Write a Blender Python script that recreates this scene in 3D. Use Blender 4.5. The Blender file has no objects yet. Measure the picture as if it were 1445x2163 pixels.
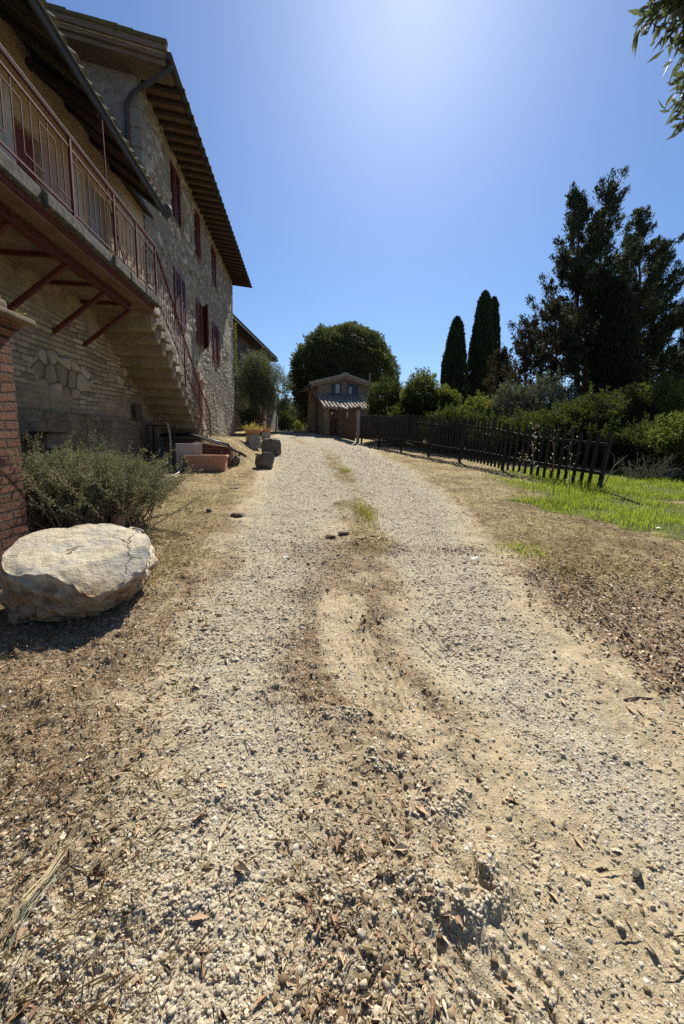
import bpy, math, random
import numpy as np
from math import sin, cos, tan, pi, radians, atan, atan2, sqrt
random.seed(7)
RS = np.random.RandomState(11)
scene = bpy.context.scene
COL = scene.collection

# ------------------------------------------------------------------ camera
F, CX, CY = 815., 722.5, 1035.
PSI, PIT, ROLL = radians(5.75), radians(7.6), radians(1.1)
CAM = np.array([0, 0, 1.5])
def _rz(a): return np.array([[cos(a), -sin(a), 0], [sin(a), cos(a), 0], [0, 0, 1]])
def _rx(a): return np.array([[1, 0, 0], [0, cos(a), -sin(a)], [0, sin(a), cos(a)]])
RM = _rz(-PSI) @ _rx(pi / 2 - PIT) @ _rz(ROLL)
def ray(px, py): return RM @ np.array([(px - CX) / F, -(py - CY) / F, -1.])
def atY(px, py, Y):
    d = ray(px, py); return CAM + d * (Y / d[1])
def atX(px, py, X):
    d = ray(px, py); return CAM + d * (X / d[0])
cd = bpy.data.cameras.new("camera"); cam = bpy.data.objects.new("camera", cd); COL.objects.link(cam)
cam.location = CAM
cam.rotation_mode = 'XYZ'
from mathutils import Matrix, Vector
cam.rotation_euler = Matrix(RM.tolist()).to_euler('XYZ')
cd.sensor_fit = 'VERTICAL'; cd.sensor_height = 36.0; cd.lens = F / 2163 * 36.0
cd.shift_y = -(1081.5 - CY) / 2163.0
cd.clip_start = 0.05; cd.clip_end = 2000
scene.camera = cam

# ------------------------------------------------------------------ noise + terrain
def _hash(ix, iy, seed):
    h = (ix.astype(np.int64) * 374761393 + iy.astype(np.int64) * 668265263 + seed * 974711) & 0x7fffffff
    h = ((h ^ (h >> 13)) * 1274126177) & 0x7fffffff
    h = (h ^ (h >> 16)) & 0xffffff
    return h / float(0xffffff)
def vnoise(x, y, seed=0):
    x = np.asarray(x, float); y = np.asarray(y, float)
    ix = np.floor(x); iy = np.floor(y); fx = x - ix; fy = y - iy
    ux = fx * fx * fx * (fx * (fx * 6 - 15) + 10); uy = fy * fy * fy * (fy * (fy * 6 - 15) + 10)
    a = _hash(ix, iy, seed); b = _hash(ix + 1, iy, seed); c = _hash(ix, iy + 1, seed); d = _hash(ix + 1, iy + 1, seed)
    return (a + (b - a) * ux) * (1 - uy) + (c + (d - c) * ux) * uy
def fbm(x, y, oct=4, seed=0, gain=.5):
    s = 0; a = 1; t = 0
    for i in range(oct):
        s = s + a * vnoise(x * 2 ** i + 17.3 * i, y * 2 ** i - 9.1 * i, seed + i); t += a; a *= gain
    return s / t
def sstep(a, b, x):
    t = np.clip((np.asarray(x, float) - a) / (b - a), 0, 1); return t * t * (3 - 2 * t)
S = .068
def gz(x, y):
    x = np.asarray(x, float); y = np.asarray(y, float)
    yy = np.clip(y, -6, None)
    z = S * np.minimum(yy, 24)
    u = np.clip(yy - 24, 0, 18)
    z = z + .068 * u - .0027 * u * u
    z = z - .03 * np.clip(yy - 42, 0, 300)
    # raised terrace along the farmhouse
    w = (1 - sstep(-2.5, -1.2, x)) * sstep(10.4, 11.6, y + .35 * (x + 2.6)) * (1 - sstep(23, 27, y))
    z = z + w * np.clip(1.47 - z, 0, 2)
    # lawn lies slightly lower on the right
    return z
def ground(px, py):
    d = ray(px, py); t = .2
    lo, hi = .3, 120.
    for i in range(50):
        m = .5 * (lo + hi); p = CAM + d * m
        if p[2] > gz(p[0], p[1]): lo = m
        else: hi = m
    return CAM + d * lo
def planar(px, py):
    d = ray(px, py); t = -1.5 / (d[2] - S * d[1]); return CAM + d * t

def seg_dist(x, y, pts):
    best = np.full(np.shape(x), 1e9)
    for (x0, y0), (x1, y1) in zip(pts[:-1], pts[1:]):
        dx, dy = x1 - x0, y1 - y0; L = dx * dx + dy * dy
        t = np.clip(((x - x0) * dx + (y - y0) * dy) / L, 0, 1)
        best = np.minimum(best, np.hypot(x - x0 - t * dx, y - y0 - t * dy))
    return best
def gpts(lst): return [tuple(planar(*p)[:2]) for p in lst]
LT = gpts([(600, 925), (640, 960), (650, 1000), (615, 1100), (575, 1220), (520, 1370), (470, 1550), (430, 1750), (400, 2100)])
RT = gpts([(640, 925), (760, 960), (840, 1020), (900, 1120), (960, 1280), (1050, 1410), (1190, 1550), (1340, 1690), (1500, 1830)])
MID = gpts([(700, 960), (735, 1000), (770, 1110), (780, 1150)])

def masks(x, y):
    n1 = fbm(x * 1.3, y * 1.3, 4, 3) - .5; n2 = fbm(x * 4.1, y * 4.1, 3, 9) - .5; n3 = fbm(x * .5, y * .5, 3, 21) - .5
    wx = x + n1 * .5 + n2 * .12; wy = y + n3 * .6
    dl = seg_dist(wx, wy, LT); dr = seg_dist(wx, wy, RT)
    wid = .20 + .085 * np.clip(y, 0, 8)
    far = sstep(4.4, 6.2, y)
    gl = 1 - sstep(wid * .35, wid * 1.25, dl); gr = 1 - sstep(wid * .35, wid * 1.3, dr)
    gravel = np.maximum(gl * .9, gr)
    xl = np.interp(y, [0, 3, 5, 9, 15, 24, 40], [-1.3, -.75, -.55, -.55, -1.1, -1.3, -2.2])
    xr = np.interp(y, [0, 3, 5, 9, 15, 24, 40], [2.3, 2.05, 2.3, 2.7, 2.6, 2.6, 1.0])
    road = sstep(-.25, .25, wx - xl) * sstep(-.25, .25, xr - wx)
    gravel = np.clip(np.maximum(gravel, far * road * .85), 0, 1)
    bl = (1 - sstep(.1, 1.3, np.hypot((wx + .55) / 1.1, (y - .85) / .7)))
    gravel = np.maximum(gravel, bl * (.55 + n2 * 1.2))
    # dry cut straw left of the road, verge right of the road
    straw = np.maximum(sstep(.1, .7, xl - wx - .1) * sstep(2.2, 3.8, y + n1), sstep(-.1, .5, wx - xr) * sstep(2.6, 3.6, y + n1 * 1.2))
    straw = np.maximum(straw, (1 - sstep(.15, .42, seg_dist(wx, wy, MID))) * .95)
    straw *= (1 - gravel * .8)
    # dark organic soil and litter
    org = np.maximum(sstep(-.35, -1.0, wx - .0 + .12 * y) * (1 - sstep(2.6, 4.4, y)) * .85,
                     (1 - sstep(.10, .34, np.abs(wx - .22 - .06 * (y - 1)))) * (1 - sstep(1.5, 2.1, y)) * .5)
    org = np.maximum(org, sstep(1.75, 2.2, wx) * sstep(1.0, 1.5, y + n1) * (1 - sstep(3.1, 4.0, y + n1)) * .95)
    org = np.maximum(org, .9 * (1 - sstep(.25, .8, np.hypot((wx + 1.0) / 1.0, (y - 5.2) / 1.0))) * sstep(-.16, .16, n2 + n1 + .1))
    band = (1 - sstep(.12, .35, np.abs(y - 4.15 + n1 * .5))) * sstep(-.4, .1, wx) * (1 - sstep(1.7, 2.4, wx))
    org = np.maximum(org, band * (1.0 + 1.2 * n2))
    # green lawn on the right
    xc = .5 * (np.interp(y, [p[1] for p in LT[::-1]], [p[0] for p in LT[::-1]]) + np.interp(y, [p[1] for p in RT[::-1]], [p[0] for p in RT[::-1]]))
    cen = (1 - sstep(.25, .62, np.abs(wx - xc + .12))) * sstep(1.2, 1.9, y) * (1 - sstep(4.2, 5.0, y))
    tread = 1 - sstep(.08, .20, seg_dist(wx, wy, gpts([(720, 1260), (790, 1400), (900, 1600), (1080, 1900)])))
    org = np.maximum(org, cen * (.82 + 1.3 * n2) * (1 - .85 * tread))
    lft = sstep(.0, -.35, wx - np.interp(y, [p[1] for p in LT[::-1]], [p[0] for p in LT[::-1]]) + .25) * sstep(1.2, 2.0, y) * (1 - sstep(4.0, 5.2, y))
    org = np.maximum(org, lft * (.75 + 1.4 * n2 + .6 * n1))
    straw = np.maximum(straw, .85 * (1 - sstep(.10, .34, np.abs(wx - xc + n1 * .25))) * sstep(5.2, 6.5, y) * sstep(-.16, .12, n1 + n2 * .5))
    lawnline = np.interp(x, [2.6, 3.4, 4.0, 4.6, 5.2, 9], [10.5, 7.2, 5.6, 4.3, 3.7, 2.6])
    lawn = sstep(-.12, .5, wy - n3 * .5 + n2 * 1.3 - lawnline + n1 * 1.3) * sstep(2.8, 3.5, x)
    fx = np.interp(y, [7.58, 19.2], [6.27, 2.65])
    behind = sstep(-.1, .3, x - fx + n2 * .6) * sstep(7.0, 8.5, y) * (1 - .85 * sstep(9.2, 12, y))
    lawn = np.maximum(lawn, behind)
    lawn = np.where((y > 6.6) & (x < fx - .1), lawn * np.clip((1 - sstep(7.4, 9.6, y)) * (1 - sstep(1.2, 2.0, fx - x)), 0, 1), lawn)
    bare = (1 - sstep(.3, .8, np.hypot((x - 7.2) / 1.6, (y - 6.3 + n1) / .35)))
    lawn = lawn * (1 - .8 * bare) * (1 - .88 * sstep(9.0, 11.5, y))
    return dict(gravel=gravel, straw=np.clip(straw, 0, 1) * (1 - lawn), organic=np.clip(org, 0, 1) * (1 - lawn), lawn=lawn, road=road)

SCARP = [(planar(925, 1655)[:2], .085, -2.6, -.4, .022), (planar(935, 1800)[:2], .12, -2.7, -.3, .034), (planar(985, 1870)[:2], .07, -2.2, .3, .026),
         (planar(830, 1570)[:2], .10, -2.9, -1.2, .02), (planar(720, 1470)[:2], .12, -2.5, -.8, .022), (planar(730, 1790)[:2], .1, -2.6, -.6, .02), (planar(420, 1780)[:2], .13, -2.8, -.8, .02), (planar(195, 1860)[:2], .13, -2.6, -.5, .025)]
def micro(x, y, m):
    r = np.hypot(x, y)
    fade = 1 - sstep(6, 16, r)
    z = (fbm(x * 2.2, y * 2.2, 3, 31) - .5) * .05 * (1 - sstep(20, 40, r)) + (fbm(x * 9, y * 9, 3, 41) - .5) * .028 * fade
    z = z + (fbm(x * 38, y * 38, 3, 51) - .5) * .016 * (1 - sstep(3, 7, r)) * (.6 + m['organic'] * .8)
    z = z + (vnoise(x * 150, y * 150, 61) - .5) * .003 * (1 - sstep(1.5, 3, r))
    z = z - .025 * m['gravel'] * (1 - sstep(4, 8, y)) + .012 * m['straw'] * fade
    lump = np.clip(fbm(x * 13, y * 13, 3, 71) - .56, 0, 1)
    z = z + lump * .10 * fade * (m['organic'] * .7 + .15) * (1 - sstep(3, 8, r) * .5)
    # tyre tread marks pressed into the bare soil
    for (p, q, w) in ((planar(740, 1300), planar(850, 1520), .16), (planar(960, 1930), planar(1120, 2130), .17)):
        dx, dy = q[0] - p[0], q[1] - p[1]; L = sqrt(dx * dx + dy * dy); dx /= L; dy /= L
        t = (x - p[0]) * dx + (y - p[1]) * dy; s = (x - p[0]) * -dy + (y - p[1]) * dx
        ww = sstep(-.2, .1, t) * (1 - sstep(L - .1, L + .2, t)) * (1 - sstep(w * .7, w, np.abs(s)))
        z = z + ww * (np.sin(s * 2 * pi / .045 + 1.5 * vnoise(t * 9, s * 3, 5)) * .0075 * sstep(.15, .45, vnoise(t * 11, s * 11, 81)) - .008)
    for (c, rad, a0, a1, h) in SCARP:
        dx = x - c[0]; dy = y - c[1]; d = np.hypot(dx, dy) + (vnoise(x * 25, y * 25, 91) - .5) * .05; a = np.arctan2(dy, dx)
        w = sstep(a0 - .5, a0, a) * (1 - sstep(a1, a1 + .5, a))
        z = z + w * h * (1 - sstep(0, .012, rad - d) * 1.0) * (1 - sstep(rad * .9, rad * 2.2, d)) - .3 * h * (1 - sstep(0, rad, d))
    return z
def gfull(x, y):
    x = np.asarray(x, float); y = np.asarray(y, float)
    return gz(x, y) + micro(x, y, masks(x, y))

# ------------------------------------------------------------------ mesh helpers
def mesh_np(name, V, Fc, mat=None, smooth=False, parent=None, attrs=None, mats=None, midx=None):
    V = np.asarray(V, np.float32); me = bpy.data.meshes.new(name)
    if isinstance(Fc, np.ndarray):
        n, k = Fc.shape
        me.vertices.add(len(V)); me.vertices.foreach_set('co', V.ravel())
        me.loops.add(n * k); me.loops.foreach_set('vertex_index', Fc.astype(np.int32).ravel())
        me.polygons.add(n); me.polygons.foreach_set('loop_start', (np.arange(n) * k).astype(np.int32))
    else:
        me.from_pydata(V.tolist(), [], Fc)
    me.update(calc_edges=True)
    if smooth: me.polygons.foreach_set('use_smooth', np.ones(len(me.polygons), bool))
    if attrs:
        for k, a in attrs.items():
            at = me.attributes.new(k, 'FLOAT', 'POINT'); at.data.foreach_set('value', np.asarray(a, np.float32))
    for m in (mats or ([mat] if mat else [])): me.materials.append(m)
    if midx is not None: me.polygons.foreach_set('material_index', np.asarray(midx, np.int32))
    ob = bpy.data.objects.new(name, me); COL.objects.link(ob)
    if parent is not None: ob.parent = parent
    return ob
def tag(o, label=None, cat=None, group=None, kind=None):
    if label: o['label'] = label
    if cat: o['category'] = cat
    if group: o['group'] = group
    if kind: o['kind'] = kind
    return o
def thing(name, loc, label, cat, group=None):
    o = bpy.data.objects.new(name, None); COL.objects.link(o); o.location = [float(v) for v in loc]
    o.empty_display_size = .2
    return tag(o, label, cat, group)
def origin(o):
    v = Vector((0, 0, 0))
    while o is not None: v = v + Vector(o.location); o = o.parent
    return np.array(v)
class MB:
    def __init__(s): s.V = []; s.F = []
    def add(s, vs, fs):
        n = len(s.V); s.V += [tuple(float(c) for c in v) for v in vs]; s.F += [tuple(i + n for i in f) for f in fs]; return s
    def hexa(s, c):  # 8 corners: bottom 4 ccw, top 4 ccw
        return s.add(c, [(3, 2, 1, 0), (4, 5, 6, 7), (0, 1, 5, 4), (1, 2, 6, 5), (2, 3, 7, 6), (3, 0, 4, 7)])
    def box(s, x0, x1, y0, y1, z0, z1, j=0):
        c = [(x0, y0, z0), (x1, y0, z0), (x1, y1, z0), (x0, y1, z0), (x0, y0, z1), (x1, y0, z1), (x1, y1, z1), (x0, y1, z1)]
        if j: c = [tuple(v + random.uniform(-j, j) for v in p) for p in c]
        return s.hexa(c)
    def bar(s, p, q, w, h, up=(0, 0, 1)):
        p = np.array(p, float); q = np.array(q, float); d = q - p; d /= np.linalg.norm(d)
        u = np.array(up, float)
        if abs(d @ u) > .98: u = np.array([0, 1., 0])
        a = np.cross(d, u); a /= np.linalg.norm(a); b = np.cross(a, d)
        a = a * w / 2; b = b * h / 2
        return s.add([p - a - b, p + a - b, p + a + b, p - a + b, q - a - b, q + a - b, q + a + b, q - a + b],
                     [(0, 1, 2, 3), (7, 6, 5, 4), (0, 4, 5, 1), (1, 5, 6, 2), (2, 6, 7, 3), (3, 7, 4, 0)])
    def tube(s, pts, r, n=8, cap=True):
        pts = [np.array(p, float) for p in pts]; m = len(pts)
        rr = r if isinstance(r, (list, tuple, np.ndarray)) else [r] * m
        base = len(s.V); prev = None
        for i, p in enumerate(pts):
            d = pts[min(i + 1, m - 1)] - pts[max(i - 1, 0)]; L = np.linalg.norm(d); d = d / (L if L > 1e-9 else 1)
            if prev is None:
                u = np.array([0, 0, 1.]) if abs(d[2]) < .9 else np.array([1., 0, 0])
                a = np.cross(d, u)
            else: a = prev - d * (prev @ d)
            a /= np.linalg.norm(a); b = np.cross(d, a); prev = a
            for k in range(n):
                t = 2 * pi * k / n; v = p + (a * cos(t) + b * sin(t)) * rr[i]; s.V.append(tuple(float(c) for c in v))
        for i in range(m - 1):
            for k in range(n):
                k2 = (k + 1) % n
                s.F.append((base + i * n + k, base + i * n + k2, base + (i + 1) * n + k2, base + (i + 1) * n + k))
        if cap:
            s.F.append(tuple(base + k for k in range(n))[::-1]); s.F.append(tuple(base + (m - 1) * n + k for k in range(n)))
        return s
    def lathe(s, c, prof, n=20):  # prof list of (r,z)
        base = len(s.V)
        for (r, z) in prof:
            for k in range(n):
                t = 2 * pi * k / n; s.V.append((float(c[0] + r * cos(t)), float(c[1] + r * sin(t)), float(c[2] + z)))
        for i in range(len(prof) - 1):
            for k in range(n):
                k2 = (k + 1) % n; s.F.append((base + i * n + k, base + i * n + k2, base + (i + 1) * n + k2, base + (i + 1) * n + k))
        s.F.append(tuple(base + k for k in range(n))[::-1]); s.F.append(tuple(base + (len(prof) - 1) * n + k for k in range(n)))
        return s
    def prism(s, poly, ext):  # poly: 3d points ccw seen from +ext, extruded by ext
        n = len(poly); P = [np.array(p, float) for p in poly]; e = np.array(ext, float)
        s.add([p for p in P] + [p + e for p in P], [tuple(range(n))[::-1], tuple(range(n, 2 * n))] + [(i, (i + 1) % n, n + (i + 1) % n, n + i) for i in range(n)])
        return s
    def build(s, name, mat, parent=None, smooth=False, bevel=0, xf=None):
        V = np.array(s.V, float)
        if xf is not None: V = xf(V)
        if parent is not None: V = V - origin(parent)
        ob = mesh_np(name, V, s.F, mat, smooth, parent)
        if bevel:
            b = ob.modifiers.new('bevel', 'BEVEL'); b.width = bevel; b.segments = 2; b.limit_method = 'ANGLE'
        return ob
def solo(ob, base, label, cat, group=None, kind=None):
    """a thing that is one mesh: move its origin to its base"""
    b = Vector([float(v) for v in base]); ob.data.transform(Matrix.Translation(-b)); ob.location = b
    return tag(ob, label, cat, group, kind)

# ------------------------------------------------------------------ materials
class NT:
    def __init__(s, name):
        s.m = bpy.data.materials.new(name); s.m.use_nodes = True; s.t = s.m.node_tree; s.t.nodes.clear()
        s.out = s.n('ShaderNodeOutputMaterial')
    def n(s, typ, **kw):
        nd = s.t.nodes.new(typ)
        for k, v in kw.items(): setattr(nd, k, v)
        return nd
    def l(s, a, b): s.t.links.new(a, b)
    def sock(s, inp, v):
        if isinstance(v, bpy.types.NodeSocket): s.l(v, inp)
        elif v is not None:
            if isinstance(v, (tuple, list)) and len(v) == 3 and inp.type == 'RGBA': v = (*v, 1)
            inp.default_value = v
    def pos(s, scale=None, obj=False):
        if obj: o = s.n('ShaderNodeTexCoord').outputs['Object']
        else: o = s.n('ShaderNodeNewGeometry').outputs['Position']
        if scale is None: return o
        mp = s.n('ShaderNodeMapping'); s.l(o, mp.inputs[0]); mp.inputs['Scale'].default_value = scale if isinstance(scale, (tuple, list)) else (scale,) * 3
        return mp.outputs[0]
    def noise(s, vec, scale, detail=4, rough=.55, dist=0, col=False):
        nd = s.n('ShaderNodeTexNoise'); s.l(vec, nd.inputs['Vector']); nd.inputs['Scale'].default_value = scale
        nd.inputs['Detail'].default_value = detail; nd.inputs['Roughness'].default_value = rough; nd.inputs['Distortion'].default_value = dist
        return nd.outputs['Color' if col else 'Fac']
    def vor(s, vec, scale, feature='F1', out='Distance', rnd=1):
        nd = s.n('ShaderNodeTexVoronoi', feature=feature); s.l(vec, nd.inputs['Vector']); nd.inputs['Scale'].default_value = scale
        nd.inputs['Randomness'].default_value = rnd
        return nd.outputs[out]
    def math(s, op, a, b=None, c=None, clamp=False):
        nd = s.n('ShaderNodeMath', operation=op, use_clamp=clamp); s.sock(nd.inputs[0], a)
        if b is not None: s.sock(nd.inputs[1], b)
        if c is not None: s.sock(nd.inputs[2], c)
        return nd.outputs[0]
    def ramp(s, fac, stops, interp='LINEAR'):
        nd = s.n('ShaderNodeValToRGB'); cr = nd.color_ramp; cr.interpolation = interp
        while len(cr.elements) < len(stops): cr.elements.new(.5)
        for e, (p, c) in zip(cr.elements, stops):
            e.position = p; e.color = (*c, 1) if isinstance(c, (tuple, list)) else (c, c, c, 1)
        s.sock(nd.inputs[0], fac); return nd.outputs[0]
    def map(s, v, a, b, c=0, d=1):
        nd = s.n('ShaderNodeMapRange'); s.sock(nd.inputs[0], v)
        for i, q in enumerate((a, b, c, d)): nd.inputs[i + 1].default_value = q
        return nd.outputs[0]
    def mix(s, fac, a, b, mode='MIX'):
        nd = s.n('ShaderNodeMix', data_type='RGBA', blend_type=mode); s.sock(nd.inputs[0], fac); s.sock(nd.inputs[6], a); s.sock(nd.inputs[7], b)
        return nd.outputs[2]
    def vmix(s, vec, ncol, amt):  # distort a vector by a colour noise
        sub = s.n('ShaderNodeVectorMath', operation='SUBTRACT'); s.l(ncol, sub.inputs[0]); sub.inputs[1].default_value = (.5, .5, .5)
        sc = s.n('ShaderNodeVectorMath', operation='SCALE'); s.l(sub.outputs[0], sc.inputs[0]); sc.inputs['Scale'].default_value = amt
        ad = s.n('ShaderNodeVectorMath', operation='ADD'); s.l(vec, ad.inputs[0]); s.l(sc.outputs[0], ad.inputs[1]); return ad.outputs[0]
    def attr(s, name): return s.n('ShaderNodeAttribute', attribute_name=name).outputs['Fac']
    def island(s): return s.n('ShaderNodeNewGeometry').outputs['Random Per Island']
    def bump(s, h, dist, strength=1, normal=None):
        nd = s.n('ShaderNodeBump'); s.l(h, nd.inputs['Height']); nd.inputs['Distance'].default_value = dist; nd.inputs['Strength'].default_value = strength
        if normal is not None: s.l(normal, nd.inputs['Normal'])
        return nd.outputs[0]
    def bsdf(s, col, rough=.9, normal=None, metal=0, spec=.3, **kw):
        p = s.n('ShaderNodeBsdfPrincipled'); s.sock(p.inputs['Base Color'], col); s.sock(p.inputs['Roughness'], rough)
        p.inputs['Metallic'].default_value = metal; p.inputs['Specular IOR Level'].default_value = spec
        if normal is not None: s.l(normal, p.inputs['Normal'])
        for k, v in kw.items(): s.sock(p.inputs[k], v)
        s.l(p.outputs[0], s.out.inputs[0]); return s.m

def mat_plain(name, c, var=.25, scale=8, rough=.8, bump=.002, metal=0, c2=None, streak=None):
    t = NT(name); p = t.pos(streak); n = t.noise(p, scale, 6, .6); n2 = t.noise(p, scale * 7, 4, .6)
    f = t.math('ADD', t.math('MULTIPLY', n, .65), t.math('MULTIPLY', n2, .35))
    a = tuple(v * (1 - var) for v in c); b = c2 or tuple(min(1, v * (1 + var)) for v in c)
    return t.bsdf(t.ramp(f, [(.3, a), (.7, b)]), rough, t.bump(f, bump) if bump else None, metal)

def mat_rubble(name, cols, mortar, plaster, scale=4.2, stretch=(1, 1, 1.7), pl=(.52, .68), depth=.03, edge=(.02, .09), speck=0):
    t = NT(name); p = t.pos()
    pd = t.vmix(p, t.noise(p, 2.2, 3, .5, col=True), .22); pd = t.vmix(pd, t.noise(p, 9, 3, .5, col=True), .05)
    mp = t.n('ShaderNodeMapping'); t.l(pd, mp.inputs[0]); mp.inputs['Scale'].default_value = stretch
    e = t.vor(mp.outputs[0], scale, 'DISTANCE_TO_EDGE'); c = t.vor(mp.outputs[0], scale, 'F1', 'Color')
    mp2 = t.n('ShaderNodeMapping'); t.l(pd, mp2.inputs[0]); mp2.inputs['Scale'].default_value = stretch; mp2.inputs['Location'].default_value = (3.1, 1.7, 5.2)
    e2 = t.vor(mp2.outputs[0], scale * 2.1, 'DISTANCE_TO_EDGE'); c2 = t.vor(mp2.outputs[0], scale * 2.1, 'F1', 'Color')
    sw = t.map(t.noise(p, 1.1, 2), .48, .53)
    em = t.mix(sw, e, e2); cm = t.mix(sw, c, c2)
    sep = t.n('ShaderNodeSeparateColor'); t.l(cm, sep.inputs[0])
    stone = t.ramp(sep.outputs[0], [(i / (len(cols) - 1), k) for i, k in enumerate(cols)])
    n = t.noise(p, 22, 6, .65); n3 = t.noise(p, 3, 5, .6)
    stone = t.mix(t.math('MULTIPLY', n, .55), stone, tuple(v * .45 for v in cols[0]))
    mask = t.map(em, edge[0], edge[1])
    mort = t.mix(n, tuple(v * .8 for v in mortar), tuple(min(1, v * 1.15) for v in mortar))
    col = t.mix(mask, mort, stone)
    pm = t.map(n3, pl[0], pl[1])
    plc = t.ramp(t.noise(p, 5, 6, .65), [(.3, tuple(v * .75 for v in plaster)), (.7, plaster)])
    col = t.mix(t.math('MULTIPLY', pm, .85), col, plc)
    grime = t.map(t.noise(t.pos((1, 1, .7)), 1.3, 5, .65), .35, .75, .7, 1.1)
    mul = t.n('ShaderNodeVectorMath', operation='SCALE'); t.l(col, mul.inputs[0]); t.l(grime, mul.inputs['Scale'])
    h = t.math('ADD', t.math('MULTIPLY', t.map(em, 0, edge[1] * 1.6), t.map(sep.outputs[1], 0, 1, .45, 1)), t.math('MULTIPLY', n, .5))
    h = t.math('MULTIPLY', h, t.map(pm, 0, 1, 1, .35))
    return t.bsdf(mul.outputs[0], .95, t.bump(h, depth), spec=.15)

def mat_brick(name, c1, c2, mortar, bw, bh, axis='yz', ms=.012, rub=None, depth=.012, sq=1.0):
    """courses on a vertical wall; rub: mix with rubble patches"""
    t = NT(name); p = t.pos(); sx = t.n('ShaderNodeSeparateXYZ')
    pd = t.vmix(p, t.noise(p, 1.6, 3, .5, col=True), .10); pd = t.vmix(pd, t.noise(p, 12, 2, .5, col=True), .018)
    t.l(pd, sx.inputs[0]); cb = t.n('ShaderNodeCombineXYZ')
    if axis == 'yz': t.l(sx.outputs[1], cb.inputs[0])
    elif axis == 'xz': t.l(sx.outputs[0], cb.inputs[0])
    else: t.l(t.math('ADD', sx.outputs[0], sx.outputs[1]), cb.inputs[0])
    t.l(sx.outputs[2], cb.inputs[1])
    b = t.n('ShaderNodeTexBrick'); t.l(cb.outputs[0], b.inputs['Vector']); b.inputs['Scale'].default_value = 1
    b.inputs['Brick Width'].default_value = bw; b.inputs['Row Height'].default_value = bh; b.inputs['Mortar Size'].default_value = ms
    b.inputs['Mortar Smooth'].default_value = .5; b.inputs['Bias'].default_value = 0; b.inputs['Color1'].default_value = (0, 0, 0, 1); b.inputs['Color2'].default_value = (1, 1, 1, 1); b.inputs['Mortar'].default_value = (.5, .5, .5, 1)
    b.squash = sq; b.squash_frequency = 3
    n = t.noise(p, 26, 6, .65); n4 = t.noise(p, 6, 5, .6)
    col = t.mix(b.outputs['Color'], c1, c2); col = t.mix(t.math('MULTIPLY', n4, .7), col, tuple(v * .5 for v in c1))
    col = t.mix(t.math('MULTIPLY', n, .5), col, tuple(v * .55 for v in c1))
    col = t.mix(b.outputs['Fac'], col, t.mix(n, tuple(v * .7 for v in mortar), mortar))
    h = t.math('ADD', t.math('SUBTRACT', 1, b.outputs['Fac']), t.math('MULTIPLY', n, .5))
    if rub:
        mp = t.n('ShaderNodeMapping'); t.l(t.vmix(p, t.noise(p, 3, 3, .5, col=True), .16), mp.inputs[0]); mp.inputs['Scale'].default_value = (1, 1, 1.25)
        e = t.vor(mp.outputs[0], 4.5, 'DISTANCE_TO_EDGE'); cc = t.vor(mp.outputs[0], 4.5, 'F1', 'Color')
        sep = t.n('ShaderNodeSeparateColor'); t.l(cc, sep.inputs[0]); mk = t.map(e, .0, .07)
        rc = t.mix(mk, t.mix(n, tuple(v * .7 for v in mortar), mortar), t.mix(t.math('MULTIPLY', n, .6), t.ramp(sep.outputs[0], [(0, rub[0]), (1, rub[1])]), tuple(v * .4 for v in rub[0])))
        sw = t.map(t.noise(t.pos((1, .8, 1.5)), 1.15, 3, .5), .515, .535)
        col = t.mix(sw, col, rc); h = t.mix(sw, h, t.math('ADD', mk, t.math('MULTIPLY', n, .5)))
        # bare lime plaster left in patches and near the top
        sz = t.n('ShaderNodeSeparateXYZ'); t.l(p, sz.inputs[0])
        hi = t.math('ADD', t.map(sz.outputs[2], 3.0, 3.55), t.map(t.noise(p, 1.9, 5, .6), .53, .6), clamp=True)
        plc = t.ramp(t.noise(p, 4, 7, .7), [(.3, tuple(v * .5 for v in rub[1])), (.72, rub[1])])
        col = t.mix(t.math('MULTIPLY', hi, .82), col, plc); h = t.mix(t.math('MULTIPLY', hi, .7), h, n)
    return t.bsdf(col, .95, t.bump(h, depth), spec=.15)

def mat_leaf(name, cols, trans=(.16, .22, .03), tw=.35, rough=.68, spec=.18):
    t = NT(name); i = t.island()
    c = t.ramp(i, [(k / (len(cols) - 1), v) for k, v in enumerate(cols)])
    p = t.n('ShaderNodeBsdfPrincipled'); t.l(c, p.inputs['Base Color']); p.inputs['Roughness'].default_value = rough; p.inputs['Specular IOR Level'].default_value = spec
    tr = t.n('ShaderNodeBsdfTranslucent'); tc = t.mix(.75, c, trans); t.l(tc, tr.inputs[0])
    mx = t.n('ShaderNodeMixShader'); mx.inputs[0].default_value = tw; t.l(p.outputs[0], mx.inputs[1]); t.l(tr.outputs[0], mx.inputs[2]); t.l(mx.outputs[0], t.out.inputs[0])
    return t.m

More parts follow.
